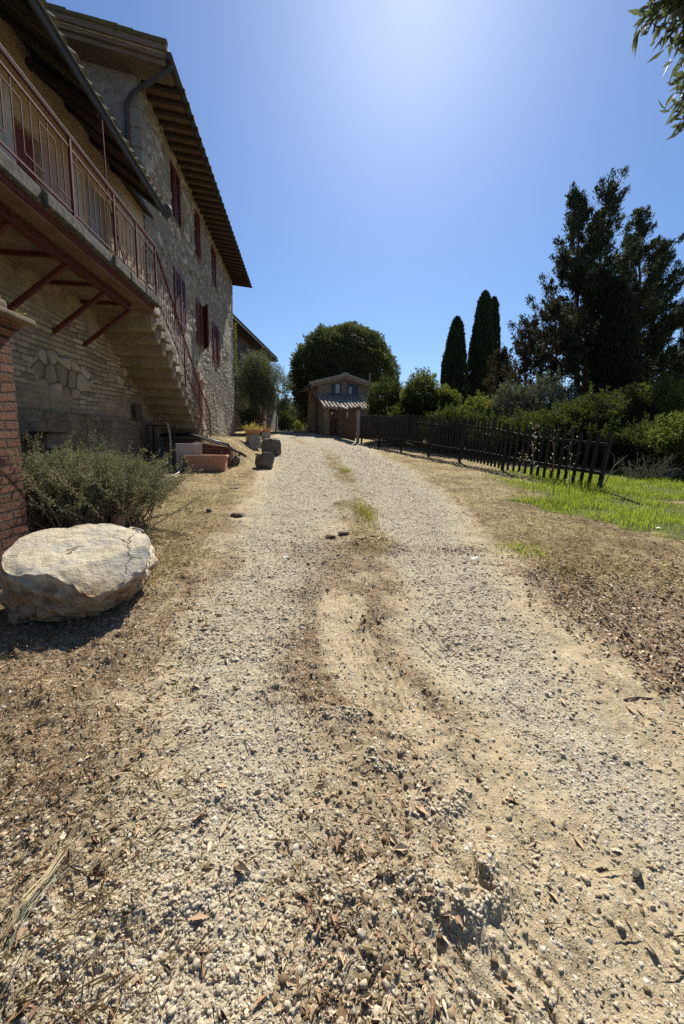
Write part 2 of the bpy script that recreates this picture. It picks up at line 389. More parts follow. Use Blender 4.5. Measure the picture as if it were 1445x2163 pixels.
def mat_ground():
    t = NT('soil_and_gravel'); p = t.pos(); ga, oa, sa, la = (t.attr(k) for k in ('gravel', 'organic', 'straw', 'lawn'))
    n1 = t.noise(p, 1.3, 5, .6); n2 = t.noise(p, 11, 6, .65); n3 = t.noise(p, 70, 5, .7); n4 = t.noise(p, 260, 3, .7)
    dirt = t.ramp(t.math('ADD', t.math('MULTIPLY', n2, .55), t.math('MULTIPLY', n3, .45)), [(.3, (.22, .16, .085)), (.48, (.45, .355, .215)), (.68, (.62, .51, .335))])
    dirt = t.mix(t.map(n1, .4, .65, 0, .5), dirt, (.52, .43, .285))
    # small embedded pebbles (two sizes)
    pd = t.vmix(p, t.noise(p, 60, 2, .5, col=True), .012)
    v1 = t.vor(pd, 52, 'F1', 'Color'); d1 = t.vor(pd, 52, 'F1', 'Distance')
    v2 = t.vor(pd, 130, 'F1', 'Color'); d2 = t.vor(pd, 130, 'F1', 'Distance')
    s1 = t.n('ShaderNodeSeparateColor'); t.l(v1, s1.inputs[0]); s2 = t.n('ShaderNodeSeparateColor'); t.l(v2, s2.inputs[0])
    peb1 = t.ramp(s1.outputs[0], [(0, (.24, .20, .14)), (.4, (.44, .385, .28)), (.75, (.57, .505, .385)), (1, (.70, .66, .56))])
    peb2 = t.ramp(s2.outputs[0], [(0, (.24, .195, .13)), (.5, (.48, .41, .29)), (1, (.68, .62, .50))])
    g1 = t.math('MULTIPLY', t.math('LESS_THAN', d1, t.map(s1.outputs[1], 0, 1, .25, .62)), t.math('LESS_THAN', s1.outputs[2], t.map(ga, 0, 1, .25, .8)))
    g2 = t.math('MULTIPLY', t.math('LESS_THAN', d2, t.map(s2.outputs[1], 0, 1, .25, .62)), t.math('LESS_THAN', s2.outputs[2], t.map(ga, 0, 1, .45, .9)))
    orgc = t.ramp(t.math('ADD', t.math('MULTIPLY', n2, .4), t.math('MULTIPLY', n3, .6)), [(.32, (.07, .043, .022)), (.5, (.20, .13, .07)), (.66, (.42, .31, .18))])
    base = t.mix(t.math('MULTIPLY', t.map(t.math('ADD', oa, t.math('MULTIPLY', t.math('SUBTRACT', n2, .5), 1.4)), .25, .8), .9), dirt, orgc)
    gbase = t.mix(n3, (.40, .34, .235), (.72, .65, .50))
    nf = t.noise(p, 20, 3, .7); gbase = t.mix(t.map(nf, .35, .65), t.mix(.45, gbase, (.22, .18, .12)), gbase)
    base = t.mix(t.math('MULTIPLY', ga, .75), base, gbase)
    base = t.mix(t.math('MULTIPLY', g2, .8), base, peb2); base = t.mix(t.math('MULTIPLY', g1, .9), base, peb1)
    # mown straw and lawn: short streaks in several directions
    q = t.vmix(p, t.noise(p, 6, 3, .5, col=True), .35)
    st = t.noise(q, 45, 5, .75, 1.2); st2 = t.noise(p, 2.6, 5, .65)
    strawc = t.ramp(st, [(.34, (.12, .08, .036)), (.5, (.41, .31, .155)), (.64, (.70, .59, .35))])
    strawc = t.mix(t.map(st2, .5, .68, 0, .55), strawc, (.24, .21, .07)); strawc = t.mix(t.map(n1, .46, .64, 0, .75), strawc, (.22, .145, .08))
    base = t.mix(t.map(t.math('ADD', sa, t.math('MULTIPLY', t.math('SUBTRACT', n2, .5), 1.1)), .25, .75), base, strawc)
    lawnc = t.ramp(st, [(.35, (.06, .062, .016)), (.55, (.16, .18, .045)), (.7, (.34, .29, .12))])
    base = t.mix(t.map(la, .2, .7), base, lawnc)
    h = t.math('ADD', t.math('MULTIPLY', n3, .5), t.math('MULTIPLY', n4, .25))
    h = t.math('ADD', h, t.math('MULTIPLY', g1, t.math('SUBTRACT', .9, d1))); h = t.math('ADD', h, t.math('MULTIPLY', g2, t.math('SUBTRACT', .45, t.math('MULTIPLY', d2, .5))))
    h = t.math('ADD', h, t.math('MULTIPLY', st, t.math('MULTIPLY', t.math('ADD', sa, la), 1.2)))
    h = t.math('ADD', h, t.math('MULTIPLY', n2, .9))
    return t.bsdf(base, .95, t.bump(h, .017, 1), spec=.15)

M = {}
M['ground'] = mat_ground()
def mat_pebble():
    t = NT('pebble'); c = t.ramp(t.island(), [(0, (.24, .20, .145)), (.15, (.37, .33, .255)), (.45, (.50, .445, .34)), (.7, (.55, .46, .325)), (.88, (.63, .58, .48)), (1, (.78, .74, .63))])
    n = t.noise(t.pos(), 160, 4, .6)
    return t.bsdf(t.mix(.34, t.mix(t.math('MULTIPLY', n, .5), c, (.30, .23, .15)), (.46, .385, .265)), .9, t.bump(n, .002), spec=.25)
M['pebble'] = mat_pebble()
def mat_island(name, stops, rough=.9, trans=0):
    t = NT(name); c = t.ramp(t.island(), stops); n = t.noise(t.pos(), 120, 3, .6)
    c = t.mix(t.math('MULTIPLY', n, .4), c, tuple(v * .6 for v in stops[0][1]))
    m = t.bsdf(c, rough, None, spec=.25)
    return m
M['clod'] = mat_island('soil_clod', [(0, (.09, .06, .033)), (.5, (.24, .17, .095)), (1, (.42, .32, .19))])
M['litter'] = mat_island('dead_leaf', [(0, (.13, .07, .035)), (.3, (.30, .17, .09)), (.55, (.44, .29, .17)), (.8, (.58, .44, .28)), (1, (.72, .61, .44))], .6)
M['straw'] = mat_island('dry_straw', [(0, (.26, .18, .09)), (.4, (.50, .39, .21)), (1, (.74, .64, .42))], .7)
M['grass'] = mat_leaf('grass_blade', [(.05, .085, .012), (.12, .18, .022), (.20, .25, .04), (.33, .30, .10)], (.40, .50, .04), .5, .5)
M['drygreen'] = mat_leaf('yellowing_grass', [(.10, .11, .02), (.22, .20, .05), (.38, .32, .12)], (.40, .38, .08), .4, .6)
M['stoneA'] = mat_rubble('farmhouse_rubble', [(.17, .145, .115), (.33, .285, .225), (.27, .205, .145), (.43, .38, .30)], (.30, .245, .185), (.33, .27, .21), 4.6, pl=(.56, .70), depth=.05)
M['stoneG'] = mat_rubble('gable_render', [(.15, .14, .125), (.27, .255, .23), (.23, .205, .175), (.33, .31, .28)], (.26, .24, .21), (.29, .28, .26), 3.6, pl=(.36, .52), depth=.03)
M['courses'] = mat_brick('thin_stone_courses', (.31, .25, .16), (.22, .17, .11), (.13, .10, .066), .34, .085, 'yz', .013, rub=((.20, .16, .10), (.34, .275, .18)), depth=.02)
M['palecourses'] = mat_brick('pale_stone_courses', (.46, .38, .27), (.36, .29, .20), (.22, .17, .115), .34, .10, 'xz', .013, depth=.02)
M['ochrestone'] = mat_rubble('ochre_rubble', [(.26, .20, .13), (.46, .37, .25), (.38, .29, .18), (.52, .44, .32)], (.38, .30, .20), (.42, .34, .23), 5, pl=(.5, .66), depth=.04)
M['plinth'] = mat_rubble('plinth_rubble', [(.15, .12, .085), (.30, .25, .18), (.23, .16, .10), (.35, .30, .22)], (.22, .175, .12), (.24, .19, .13), 3.4, pl=(.5, .66), depth=.04)
M['upperwall'] = mat_plain('old_ochre_render', (.36, .275, .175), .38, 1.6, .95, .012)
M['paleplaster'] = mat_plain('worn_pale_render', (.40, .35, .30), .35, 3, .95, .006)
M['pinkplaster'] = mat_plain('faded_pink_render', (.33, .23, .185), .25, 2.5, .95, .006)
M['brick'] = mat_brick('red_brick', (.235, .115, .072), (.125, .065, .045), (.085, .066, .05), .29, .076, 'xy', .012, depth=.03)
M['steps'] = mat_plain('weathered_sandstone', (.195, .155, .10), .5, 2.4, .95, .014)
M['lichen'] = mat_plain('lichened_slab', (.013, .012, .011), .6, 13, .95, .035, c2=(.15, .14, .115))
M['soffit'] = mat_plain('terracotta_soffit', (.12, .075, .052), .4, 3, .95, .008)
M['redmetal'] = mat_plain('oxide_red_paint', (.074, .018, .014), .45, 14, .8, .0015)
M['shutter'] = mat_plain('maroon_shutter_paint', (.108, .027, .019), .25, 10, .5, .001)
M['reddoor'] = mat_plain('red_door_paint', (.13, .03, .028), .3, 4, .6, .002, streak=(3, 3, .5))
M['greydoor'] = mat_plain('grey_wood_door', (.20, .19, .19), .4, 6, .8, .004, streak=(5, 5, .4))
M['underside'] = mat_plain('stained_slab_underside', (.15, .12, .09), .45, 2.2, .95, .01)
M['darkwood'] = mat_plain('dark_timber', (.034, .024, .018), .45, 5, .9, .006, streak=(4, 4, 4))
M['board'] = mat_plain('grey_brown_boards', (.135, .105, .078), .5, 4, .9, .008, streak=(.4, 3, 6))
M['fence'] = mat_plain('black_stained_wood', (.020, .018, .017), .5, 8, .75, .003, streak=(5, 5, .5))
M['gate'] = mat_plain('old_brown_planks', (.085, .055, .042), .5, 9, .85, .004, streak=(5, 5, .4))
M['gutter'] = mat_plain('dark_zinc', (.042, .044, .046), .4, 6, .8, .001, metal=0)
M['tile'] = mat_plain('roof_tile', (.34, .26, .19), .55, 5, .9, .01, c2=(.52, .46, .37))
M['mosstile'] = mat_plain('mossy_roof_tile', (.10, .085, .05), .5, 9, .95, .02, c2=(.15, .14, .06))
M['terracotta'] = mat_plain('terracotta', (.47, .215, .125), .2, 5, .85, .003, c2=(.52, .29, .19))
M['concrete'] = mat_plain('grey_concrete', (.30, .27, .23), .3, 4, .95, .006)
M['darkstone'] = mat_plain('dark_tuff', (.10, .085, .065), .55, 7, .95, .03, c2=(.23, .20, .16))
M['blackplastic'] = mat_plain('black_pipe', (.018, .02, .022), .3, 8, .4, .001)
M['soil'] = mat_plain('potting_soil', (.10, .065, .04), .5, 30, .95, .01)
M['bark'] = mat_plain('bark', (.075, .055, .04), .5, 5, .95, .02, streak=(3, 3, .7))
M['oldbark'] = mat_plain('pale_bark', (.19, .155, .115), .5, 6, .95, .02, streak=(3, 3, .6))
M['twig'] = mat_plain('dry_twig', (.23, .17, .115), .4, 12, .9, .002)
M['glass'] = mat_plain('window_glass', (.03, .035, .045), .2, 2, .06, 0)
M['curtain'] = mat_plain('net_curtain', (.52, .49, .43), .15, 6, .9, 0, streak=(8, 1, .4))
M['bluepaint'] = mat_plain('slate_blue_paint', (.075, .085, .12), .2, 8, .6, .001)
M['whitepaint'] = mat_plain('white_paint', (.75, .74, .70), .1, 8, .6, .001)
M['cord'] = mat_plain('teal_plastic', (.03, .17, .20), .25, 40, .4, 0)
M['rose'] = mat_leaf('rosemary_needles', [(.085, .078, .048), (.14, .13, .083), (.21, .19, .12), (.29, .22, .145)], (.26, .29, .12), .25)
M['oak'] = mat_leaf('holm_oak_leaves', [(.022, .035, .013), (.04, .058, .02), (.07, .088, .032), (.13, .135, .06)], (.18, .21, .05), .25, .6, .3)
M['cypress'] = mat_leaf('cypress_scale_leaves', [(.018, .032, .014), (.03, .05, .02), (.045, .065, .028)], (.06, .09, .02), .12)
M['conifer'] = mat_leaf('dark_conifer_sprays', [(.02, .032, .018), (.032, .048, .025), (.04, .055, .032), (.052, .058, .036)], (.08, .11, .03), .2)
M['darkcypress'] = mat_leaf('near_black_cypress_leaves', [(.009, .016, .009), (.016, .026, .012), (.024, .034, .016)], (.03, .05, .015), .1)
M['brownconifer'] = mat_leaf('browning_conifer_sprays', [(.02, .028, .015), (.036, .035, .019), (.027, .038, .019)], (.10, .08, .03), .2)
M['laurel'] = mat_leaf('bright_hedge_leaves', [(.016, .028, .009), (.036, .054, .013), (.066, .088, .02), (.11, .125, .034)], (.26, .30, .05), .34)
M['darkhedge'] = mat_leaf('dark_hedge_leaves', [(.012, .022, .008), (.024, .038, .012), (.042, .06, .018)], (.14, .19, .03), .25)
M['silver'] = mat_leaf('grey_green_leaves', [(.06, .075, .05), (.10, .115, .075), (.16, .16, .11)], (.18, .20, .09), .25)
M['olive'] = mat_leaf('olive_leaves', [(.05, .065, .035), (.085, .10, .055), (.15, .16, .11)], (.20, .24, .08), .28, .6, .3)
M['ivy'] = mat_leaf('sunlit_ivy', [(.08, .10, .025), (.14, .15, .04), (.22, .20, .06)], (.30, .29, .06), .35)
M['flower'] = mat_leaf('flowering_pot_plant', [(.12, .16, .03), (.28, .22, .05), (.30, .26, .07), (.34, .30, .13)], (.5, .4, .1), .4)
M['weed'] = mat_leaf('pale_dry_weed_leaves', [(.30, .29, .19), (.48, .46, .34), (.60, .58, .46)], (.6, .58, .4), .4)
def mat_boulder():
    t = NT('pale_limestone'); p = t.pos(); n1 = t.noise(p, 2.5, 6, .62); n2 = t.noise(p, 14, 7, .68); n3 = t.noise(t.pos((1, 1, 3)), 6, 6, .7)
    sz = t.n('ShaderNodeSeparateXYZ'); t.l(p, sz.inputs[0])
    c = t.ramp(t.math('ADD', t.math('MULTIPLY', n1, .5), t.math('MULTIPLY', n2, .5)), [(.32, (.43, .355, .235)), (.5, (.62, .54, .385)), (.66, (.70, .64, .50))])
    # browner and darker below a noisy height line, paler above it
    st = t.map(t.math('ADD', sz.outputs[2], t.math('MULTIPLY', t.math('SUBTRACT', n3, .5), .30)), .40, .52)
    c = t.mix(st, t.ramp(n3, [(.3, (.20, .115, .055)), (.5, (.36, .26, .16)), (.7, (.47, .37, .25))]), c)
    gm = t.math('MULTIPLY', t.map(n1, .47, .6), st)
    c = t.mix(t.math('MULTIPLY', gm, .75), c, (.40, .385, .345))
    ce = t.vor(t.vmix(p, t.noise(p, 4, 4, .6, col=True), .3), 2.1, 'DISTANCE_TO_EDGE'); ck = t.math('MULTIPLY', t.map(ce, .004, .022, 1, 0), t.map(t.noise(p, 3.3, 3), .5, .6))
    c = t.mix(t.math('MULTIPLY', ck, .8), c, (.10, .075, .05)); n2 = t.math('SUBTRACT', n2, t.math('MULTIPLY', ck, .6))
    lic = t.map(t.noise(p, 34, 4, .7), .62, .70); c = t.mix(t.math('MULTIPLY', lic, .45), c, (.16, .145, .12))
    h = t.math('ADD', t.math('ADD', t.math('MULTIPLY', n2, .6), t.math('MULTIPLY', t.noise(p, 70, 5, .7), .35)), t.math('MULTIPLY', n3, .5))
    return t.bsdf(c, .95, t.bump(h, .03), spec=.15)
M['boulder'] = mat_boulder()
def mat_farmstone():
    t = NT('farmhouse_stone_relief'); p = t.pos(); cell, edge = t.attr('cell'), t.attr('edge'); n = t.noise(p, 24, 6, .65); n3 = t.noise(p, 1.6, 5, .6)
    c = t.ramp(cell, [(0, (.10, .087, .07)), (.3, (.28, .245, .19)), (.55, (.20, .165, .12)), (.8, (.39, .35, .285)), (1, (.54, .50, .43))])
    c = t.mix(t.math('MULTIPLY', n, .5), c, (.13, .11, .085))
    mort = t.mix(n, (.22, .185, .14), (.33, .28, .215))
    c = t.mix(t.map(edge, .06, .22), mort, c); c = t.mix(t.map(n3, .56, .68, 0, .5), c, mort)
    return t.bsdf(c, .95, t.bump(n, .008), spec=.15)
M['farmstone'] = mat_farmstone()
def mat_coursestone():
    t = NT('coursed_stone_relief'); p = t.pos(); cell, edge, pl = t.attr('cell'), t.attr('edge'), t.attr('plaster'); n = t.noise(p, 26, 6, .65); n3 = t.noise(p, 5, 6, .65)
    c = t.ramp(cell, [(0, (.20, .16, .105)), (.5, (.34, .28, .19)), (1, (.44, .375, .27))]); c = t.mix(t.math('MULTIPLY', n, .55), c, (.12, .095, .06))
    c = t.mix(t.map(edge, .12, .5), t.mix(n, (.055, .042, .028), (.10, .078, .053)), c)
    c = t.mix(t.math('MULTIPLY', pl, .85), c, t.ramp(n3, [(.3, (.13, .10, .066)), (.55, (.24, .19, .125)), (.75, (.33, .27, .185))]))
    c = t.mix(t.map(t.noise(t.pos((1, 1, .5)), 1.2, 5, .65), .5, .75, 0, .6), c, (.075, .066, .052))
    return t.bsdf(c, .95, t.bump(n, .008), spec=.15)
M['coursestone'] = mat_coursestone()

# ------------------------------------------------------------------ light, sky
SUN_EL, SUN_AZ = radians(46.5), radians(14.0)     # azimuth measured from +Y towards +X
w = bpy.data.worlds.new("World"); scene.world = w; w.use_nodes = True
nt = w.node_tree; bg = nt.nodes['Background']; sky = nt.nodes.new('ShaderNodeTexSky'); sky.sky_type = 'NISHITA'
sky.sun_disc = False; sky.sun_elevation = SUN_EL; sky.sun_rotation = SUN_AZ; sky.altitude = 600
sky.air_density = 1.2; sky.dust_density = .75; sky.ozone_density = 10
nt.links.new(sky.outputs[0], bg.inputs[0]); bg.inputs[1].default_value = .076
ld = bpy.data.lights.new('sun', 'SUN'); ld.energy = 5.0; ld.angle = radians(.53); ld.color = (1, .945, .835)
sun = bpy.data.objects.new('sun', ld); COL.objects.link(sun); sun.location = (10, 30, 40)
sd = Vector((cos(SUN_EL) * sin(SUN_AZ), cos(SUN_EL) * cos(SUN_AZ), sin(SUN_EL)))
sun.rotation_euler = sd.to_track_quat('Z', 'Y').to_euler()
vs = scene.view_settings; vs.view_transform = 'Standard'; vs.look = 'None'; vs.exposure = .66; vs.gamma = 1
scene.cycles.max_bounces = 6; scene.cycles.transparent_max_bounces = 6; scene.cycles.use_denoising = False
scene.cycles.sample_clamp_indirect = 4
#PART2
# ------------------------------------------------------------------ ground sheets
def build_ground():
    az = np.concatenate([np.arange(-58, 68, .3), np.arange(68, 302, 4.0)]); az = np.radians(az)
    r = np.concatenate([[.01, .12], .25 * 1.0066 ** np.arange(0, 1110)])
    A, Rr = np.meshgrid(az, r); x = (Rr * np.sin(A)).ravel(); y = (Rr * np.cos(A)).ravel()
    m = masks(x, y); z = gz(x, y) + micro(x, y, m)
    V = np.stack([x, y, z], 1); nr, na = Rr.shape
    i = np.arange(nr - 1)[:, None] * na; j = np.arange(na)[None, :]; j2 = (j + 1) % na
    Fq = np.stack([i + j, i + na + j, i + na + j2, i + j2], -1).reshape(-1, 4)[:, ::-1]
    lawn = m['lawn'][Fq].mean(1) > .5; road = (m['road'][Fq].mean(1) > .5) & ~lawn
    for nm, sel in (('lawn', lawn), ('gravel_road', road), ('ground', ~(lawn | road))):
        f = Fq[sel]; u, inv = np.unique(f, return_inverse=True)
        o = mesh_np(nm, V[u], inv.reshape(f.shape), M['ground'], True, attrs={k: m[k][u] for k in ('gravel', 'organic', 'straw', 'lawn')})
        o['kind'] = 'structure'
        lab = dict(lawn='bright green grass bank right of the picket fence end', gravel_road='pale gravel track climbing between farmhouse and picket fence', ground='dry trampled soil and mown straw beside the gravel track')[nm]
        o['label'] = lab; o['category'] = dict(lawn='lawn', gravel_road='road', ground='ground')[nm]
build_ground()

def unit(v): return v / np.maximum(np.linalg.norm(v, axis=-1, keepdims=True), 1e-9)
def ico(sub):
    t = (1 + 5 ** .5) / 2
    v = [(-1, t, 0), (1, t, 0), (-1, -t, 0), (1, -t, 0), (0, -1, t), (0, 1, t), (0, -1, -t), (0, 1, -t), (t, 0, -1), (t, 0, 1), (-t, 0, -1), (-t, 0, 1)]
    f = [(0, 11, 5), (0, 5, 1), (0, 1, 7), (0, 7, 10), (0, 10, 11), (1, 5, 9), (5, 11, 4), (11, 10, 2), (10, 7, 6), (7, 1, 8), (3, 9, 4), (3, 4, 2), (3, 2, 6), (3, 6, 8), (3, 8, 9), (4, 9, 5), (2, 4, 11), (6, 2, 10), (8, 6, 7), (9, 8, 1)]
    v = [np.array(p) / np.linalg.norm(p) for p in v]
    for _ in range(sub):
        c = {}; nf = []
        def mid(a, b):
            k = (min(a, b), max(a, b))
            if k not in c:
                q = v[a] + v[b]; v.append(q / np.linalg.norm(q)); c[k] = len(v) - 1
            return c[k]
        for a, b, d in f:
            x, y, z = mid(a, b), mid(b, d), mid(d, a); nf += [(a, x, z), (b, y, x), (d, z, y), (x, y, z)]
        f = nf
    return np.array(v), np.array(f)
def cand(n, r0, r1, a0=-60, a1=72, pw=1.0):
    u = RS.rand(n)
    r = r0 * (r1 / r0) ** u if pw == 1 else (r0 ** (1 - pw) + u * (r1 ** (1 - pw) - r0 ** (1 - pw))) ** (1 / (1 - pw))
    a = np.radians(RS.uniform(a0, a1, n)); return r * np.sin(a), r * np.cos(a), r
def stones(x, y, a, sub, jit=.16, sink=.2):
    iv, fc = ico(sub); n = len(x); k = len(iv); iv = np.broadcast_to(iv[None], (n, k, 3)).copy()
    for _ in range(6 if sub else 2):   # chip flat facets off every stone
        nv = unit(RS.normal(size=(n, 1, 3))); d_ = (iv * nv).sum(-1, keepdims=True); iv = iv - nv * np.maximum(0, d_ - RS.uniform(.45, .85, (n, 1, 1)))
    sc = np.stack([np.ones(n), RS.uniform(.62, 1, n), RS.uniform(.42, .8, n)], 1) * a[:, None]
    v = iv * (1 + RS.uniform(-jit, jit, (n, k, 1))) * sc[:, None]
    tl = RS.uniform(-.5, .5, n); c, s = np.cos(tl)[:, None], np.sin(tl)[:, None]
    v = np.stack([v[..., 0] * c - v[..., 2] * s, v[..., 1], v[..., 0] * s + v[..., 2] * c], -1)
    th = RS.uniform(0, 2 * pi, n); c, s = np.cos(th)[:, None], np.sin(th)[:, None]
    v = np.stack([v[..., 0] * c - v[..., 1] * s, v[..., 0] * s + v[..., 1] * c, v[..., 2]], -1)
    z = gfull(x, y) + sc[:, 2] * (sink - .08)
    v = v + np.stack([x, y, z], 1)[:, None]
    f = fc[None] + (np.arange(n) * k)[:, None, None]
    return v.reshape(-1, 3), f.reshape(-1, 3)
def join(parts):
    V = []; Fs = []; o = 0
    for v, f in parts: V.append(v); Fs.append(f + o); o += len(v)
    return np.concatenate(V), np.concatenate(Fs)
def pebbles():
    parts = []
    x, y, r = cand(150000, .5, 2.3); m = masks(x, y)
    cl = sstep(.45, .62, fbm(x * 7, y * 7, 3, 101))
    d = np.clip(.22 + m['gravel'] * (.25 + .75 * cl) + .14 * cl, 0, 1) * (1 - m['lawn']) * (1 - .5 * m['organic'])
    k = RS.rand(len(x)) < d * .42; x, y, r = x[k], y[k], r[k]
    a = np.clip(np.exp(RS.normal(np.log(.0043), .48, len(x))), .002, .0155); parts.append(stones(x, y, a, 1))
    x, y, r = cand(330000, 2.3, 30, -30, 60); m = masks(x, y)
    cl = sstep(.42, .62, fbm(x * 5, y * 5, 3, 101))
    d = np.clip(.04 + m['gravel'] * (.35 + .65 * cl), 0, 1) * (1 - m['lawn']) * (1 - .6 * m['straw'])
    k = RS.rand(len(x)) < d * .5 * (1 - .75 * sstep(6, 22, r)); x, y, r = x[k], y[k], r[k]
    a = np.clip(np.exp(RS.normal(np.log(.0055), .5, len(x))), np.minimum(.0014 * r, .02), .024); parts.append(stones(x, y, a, 0, .2))
    # stones pushed up along the little soil banks
    xs, ys = [], []
    for (c, rad, a0, a1, h) in SCARP:
        t = RS.uniform(a0, a1, 130); q = rad * RS.uniform(.9, 1.5, 130); xs.append(c[0] + q * np.cos(t)); ys.append(c[1] + q * np.sin(t))
    x = np.concatenate(xs); y = np.concatenate(ys); parts.append(stones(x, y, RS.uniform(.003, .011, len(x)), 1))
    V, Fc = join(parts)
    tag(mesh_np('gravel', V, Fc, M['pebble'], True), 'loose pale gravel stones scattered over the track', 'gravel', kind='stuff')
    x, y, r = cand(60000, .5, 6); m = masks(x, y)
    k = RS.rand(len(x)) < np.clip(m['organic'] * .4 + .06, 0, 1) * (1 - m['lawn']); x, y, r = x[k], y[k], r[k]
    a = np.clip(np.exp(RS.normal(np.log(.005), .5, len(x))), .0013 * r, .02)
    V, Fc = stones(x, y, a, 0, .3)
    tag(mesh_np('soil_clods', V, Fc, M['clod'], False), 'dark crumbs of dry soil over the track', 'soil', kind='stuff')
pebbles()

def leaves(P, D, L, Wd, fold=.25, N=None, curl=0.):
    """leaf blades: base P, direction D, length L, width Wd: 6 triangles folded on the midrib"""
    n = len(P); D = unit(D)
    if N is None: N = RS.normal(size=(n, 3))
    N = unit(N - D * (N * D).sum(1, keepdims=True)); S_ = np.cross(D, N)
    L = np.broadcast_to(np.asarray(L, float), (n,))[:, None]; Wd = np.broadcast_to(np.asarray(Wd, float), (n,))[:, None]
    up = N * (fold * Wd)
    c = N * (curl * L) if np.isscalar(curl) else N * (curl[:, None] * L)
    v = np.stack([P, P + D * L * .45 + S_ * Wd * .5 + up + c, P + D * L - c * .4, P + D * L * .45 - S_ * Wd * .5 + up + c], 1)
    b = (np.arange(n) * 4)[:, None]
    f = np.stack([b + [0, 1, 2], b + [0, 2, 3]], 1).reshape(-1, 3)
    return v.reshape(-1, 3), f

def litter():
    parts = []
    x, y, r = cand(34000, .55, 9); m = masks(x, y)
    right = sstep(1.55, 2.1, x) * sstep(.9, 1.4, y) * (1 - sstep(3.2, 4.6, y))
    mid = (1 - sstep(.08, .4, np.abs(x - .16 - .05 * y))) * (1 - sstep(1.6, 2.6, y))
    left = sstep(-.2, -.8, x) * (1 - sstep(2.5, 4.5, y))
    band = (1 - sstep(.1, .5, np.abs(y - 4.2)))
    d = np.clip(.035 + right * .75 + mid * .14 + left * .22 + band * .14 + m['straw'] * .10, 0, 1) * (1 - m['lawn'])
    k = RS.rand(len(x)) < d; x, y = x[k], y[k]; n = len(x)
    z = gfull(x, y) + .004
    D = np.stack([RS.normal(size=n), RS.normal(size=n), RS.normal(0, .13, n)], 1)
    N = np.stack([RS.normal(0, .35, n), RS.normal(0, .35, n), np.ones(n)], 1)
    L = RS.uniform(.02, .055, n) * np.where(RS.rand(n) < .25, 1.25, .75); W = L * RS.uniform(.22, .42, n)
    parts.append(leaves(np.stack([x, y, z], 1), D, L, W, RS.uniform(-.2, .5, (n, 1)), N, RS.uniform(0, .14, n)))
    def more(n, x0, x1, y0, y1, l0, l1, fn):
        x = RS.uniform(x0, x1, n); y = y0 + (y1 - y0) * RS.rand(n) ** 1.25; k = RS.rand(n) < fn(x, y); x, y = x[k], y[k]; n = len(x)
        D = np.stack([RS.normal(size=n), RS.normal(size=n), RS.normal(0, .14, n)], 1); N = np.stack([RS.normal(0, .5, n), RS.normal(0, .5, n), np.ones(n)], 1)
        L = RS.uniform(l0, l1, n); parts.append(leaves(np.stack([x, y, gfull(x, y) + .007], 1), D, L, L * RS.uniform(.22, .45, n), RS.uniform(-.2, .5, (n, 1)), N, RS.uniform(0, .14, n)))
    more(17000, 1.5, 4.4, 1.0, 4.2, .02, .05, lambda x, y: masks(x, y)['organic'] * (.35 + .65 * sstep(.4, .6, fbm(x * 2.5, y * 2.5, 3, 303))))
    more(42000, -3.2, 5.0, 2.6, 9.5, .012, .030, lambda x, y: np.clip((masks(x, y)['organic'] * .6 + masks(x, y)['straw'] * .5 + .04) * (1 - masks(x, y)['lawn']), 0, 1))
    more(26000, -2.4, .1, .7, 4.2, .006, .022, lambda x, y: np.clip(masks(x, y)['organic'] * .9 + .1, 0, 1))
    more(4800, -.25, .75, .7, 2.4, .006, .018, lambda x, y: np.clip(masks(x, y)['organic'] * 1.1 + .08, 0, 1))
    more(9000, -1.2, 2.4, 2.4, 4.8, .008, .024, lambda x, y: np.clip(masks(x, y)['organic'] * .9 + .1, 0, 1))
    V, Fc = join(parts)
    tag(mesh_np('leaf_litter', V, Fc, M['litter'], False), 'fallen brown leaves lying over the dirt', 'leaf litter', kind='stuff')
litter()

def blades(x, y, h, wd, lean, z=None, seg=2):
    """curved blades standing on the ground"""
    n = len(x); z = gfull(x, y) if z is None else z
    th = RS.uniform(0, 2 * pi, n); l = np.stack([np.cos(th), np.sin(th), np.zeros(n)], 1); s = np.stack([-np.sin(th), np.cos(th), np.zeros(n)], 1)
    fa = RS.uniform(0, 2 * pi, n); s = np.stack([np.cos(fa), np.sin(fa), np.zeros(n)], 1)
    P = np.stack([x, y, z - .005], 1); h = h[:, None]; w = np.broadcast_to(wd, (n,))[:, None] if np.isscalar(wd) else wd[:, None]; ln = lean[:, None]
    up = np.array([[0, 0, 1.]])
    m = P + up * h * .6 + l * ln * h * .3; t = P + up * h * (1 - .35 * ln) + l * ln * h
    v = np.stack([P - s * w / 2, P + s * w / 2, m + s * w * .4, m - s * w * .4, t], 1)
    b = (np.arange(n) * 5)[:, None]
    f = np.stack([b + [0, 1, 2], b + [0, 2, 3], b + [3, 2, 4]], 1).reshape(-1, 3)
    return v.reshape(-1, 3), f
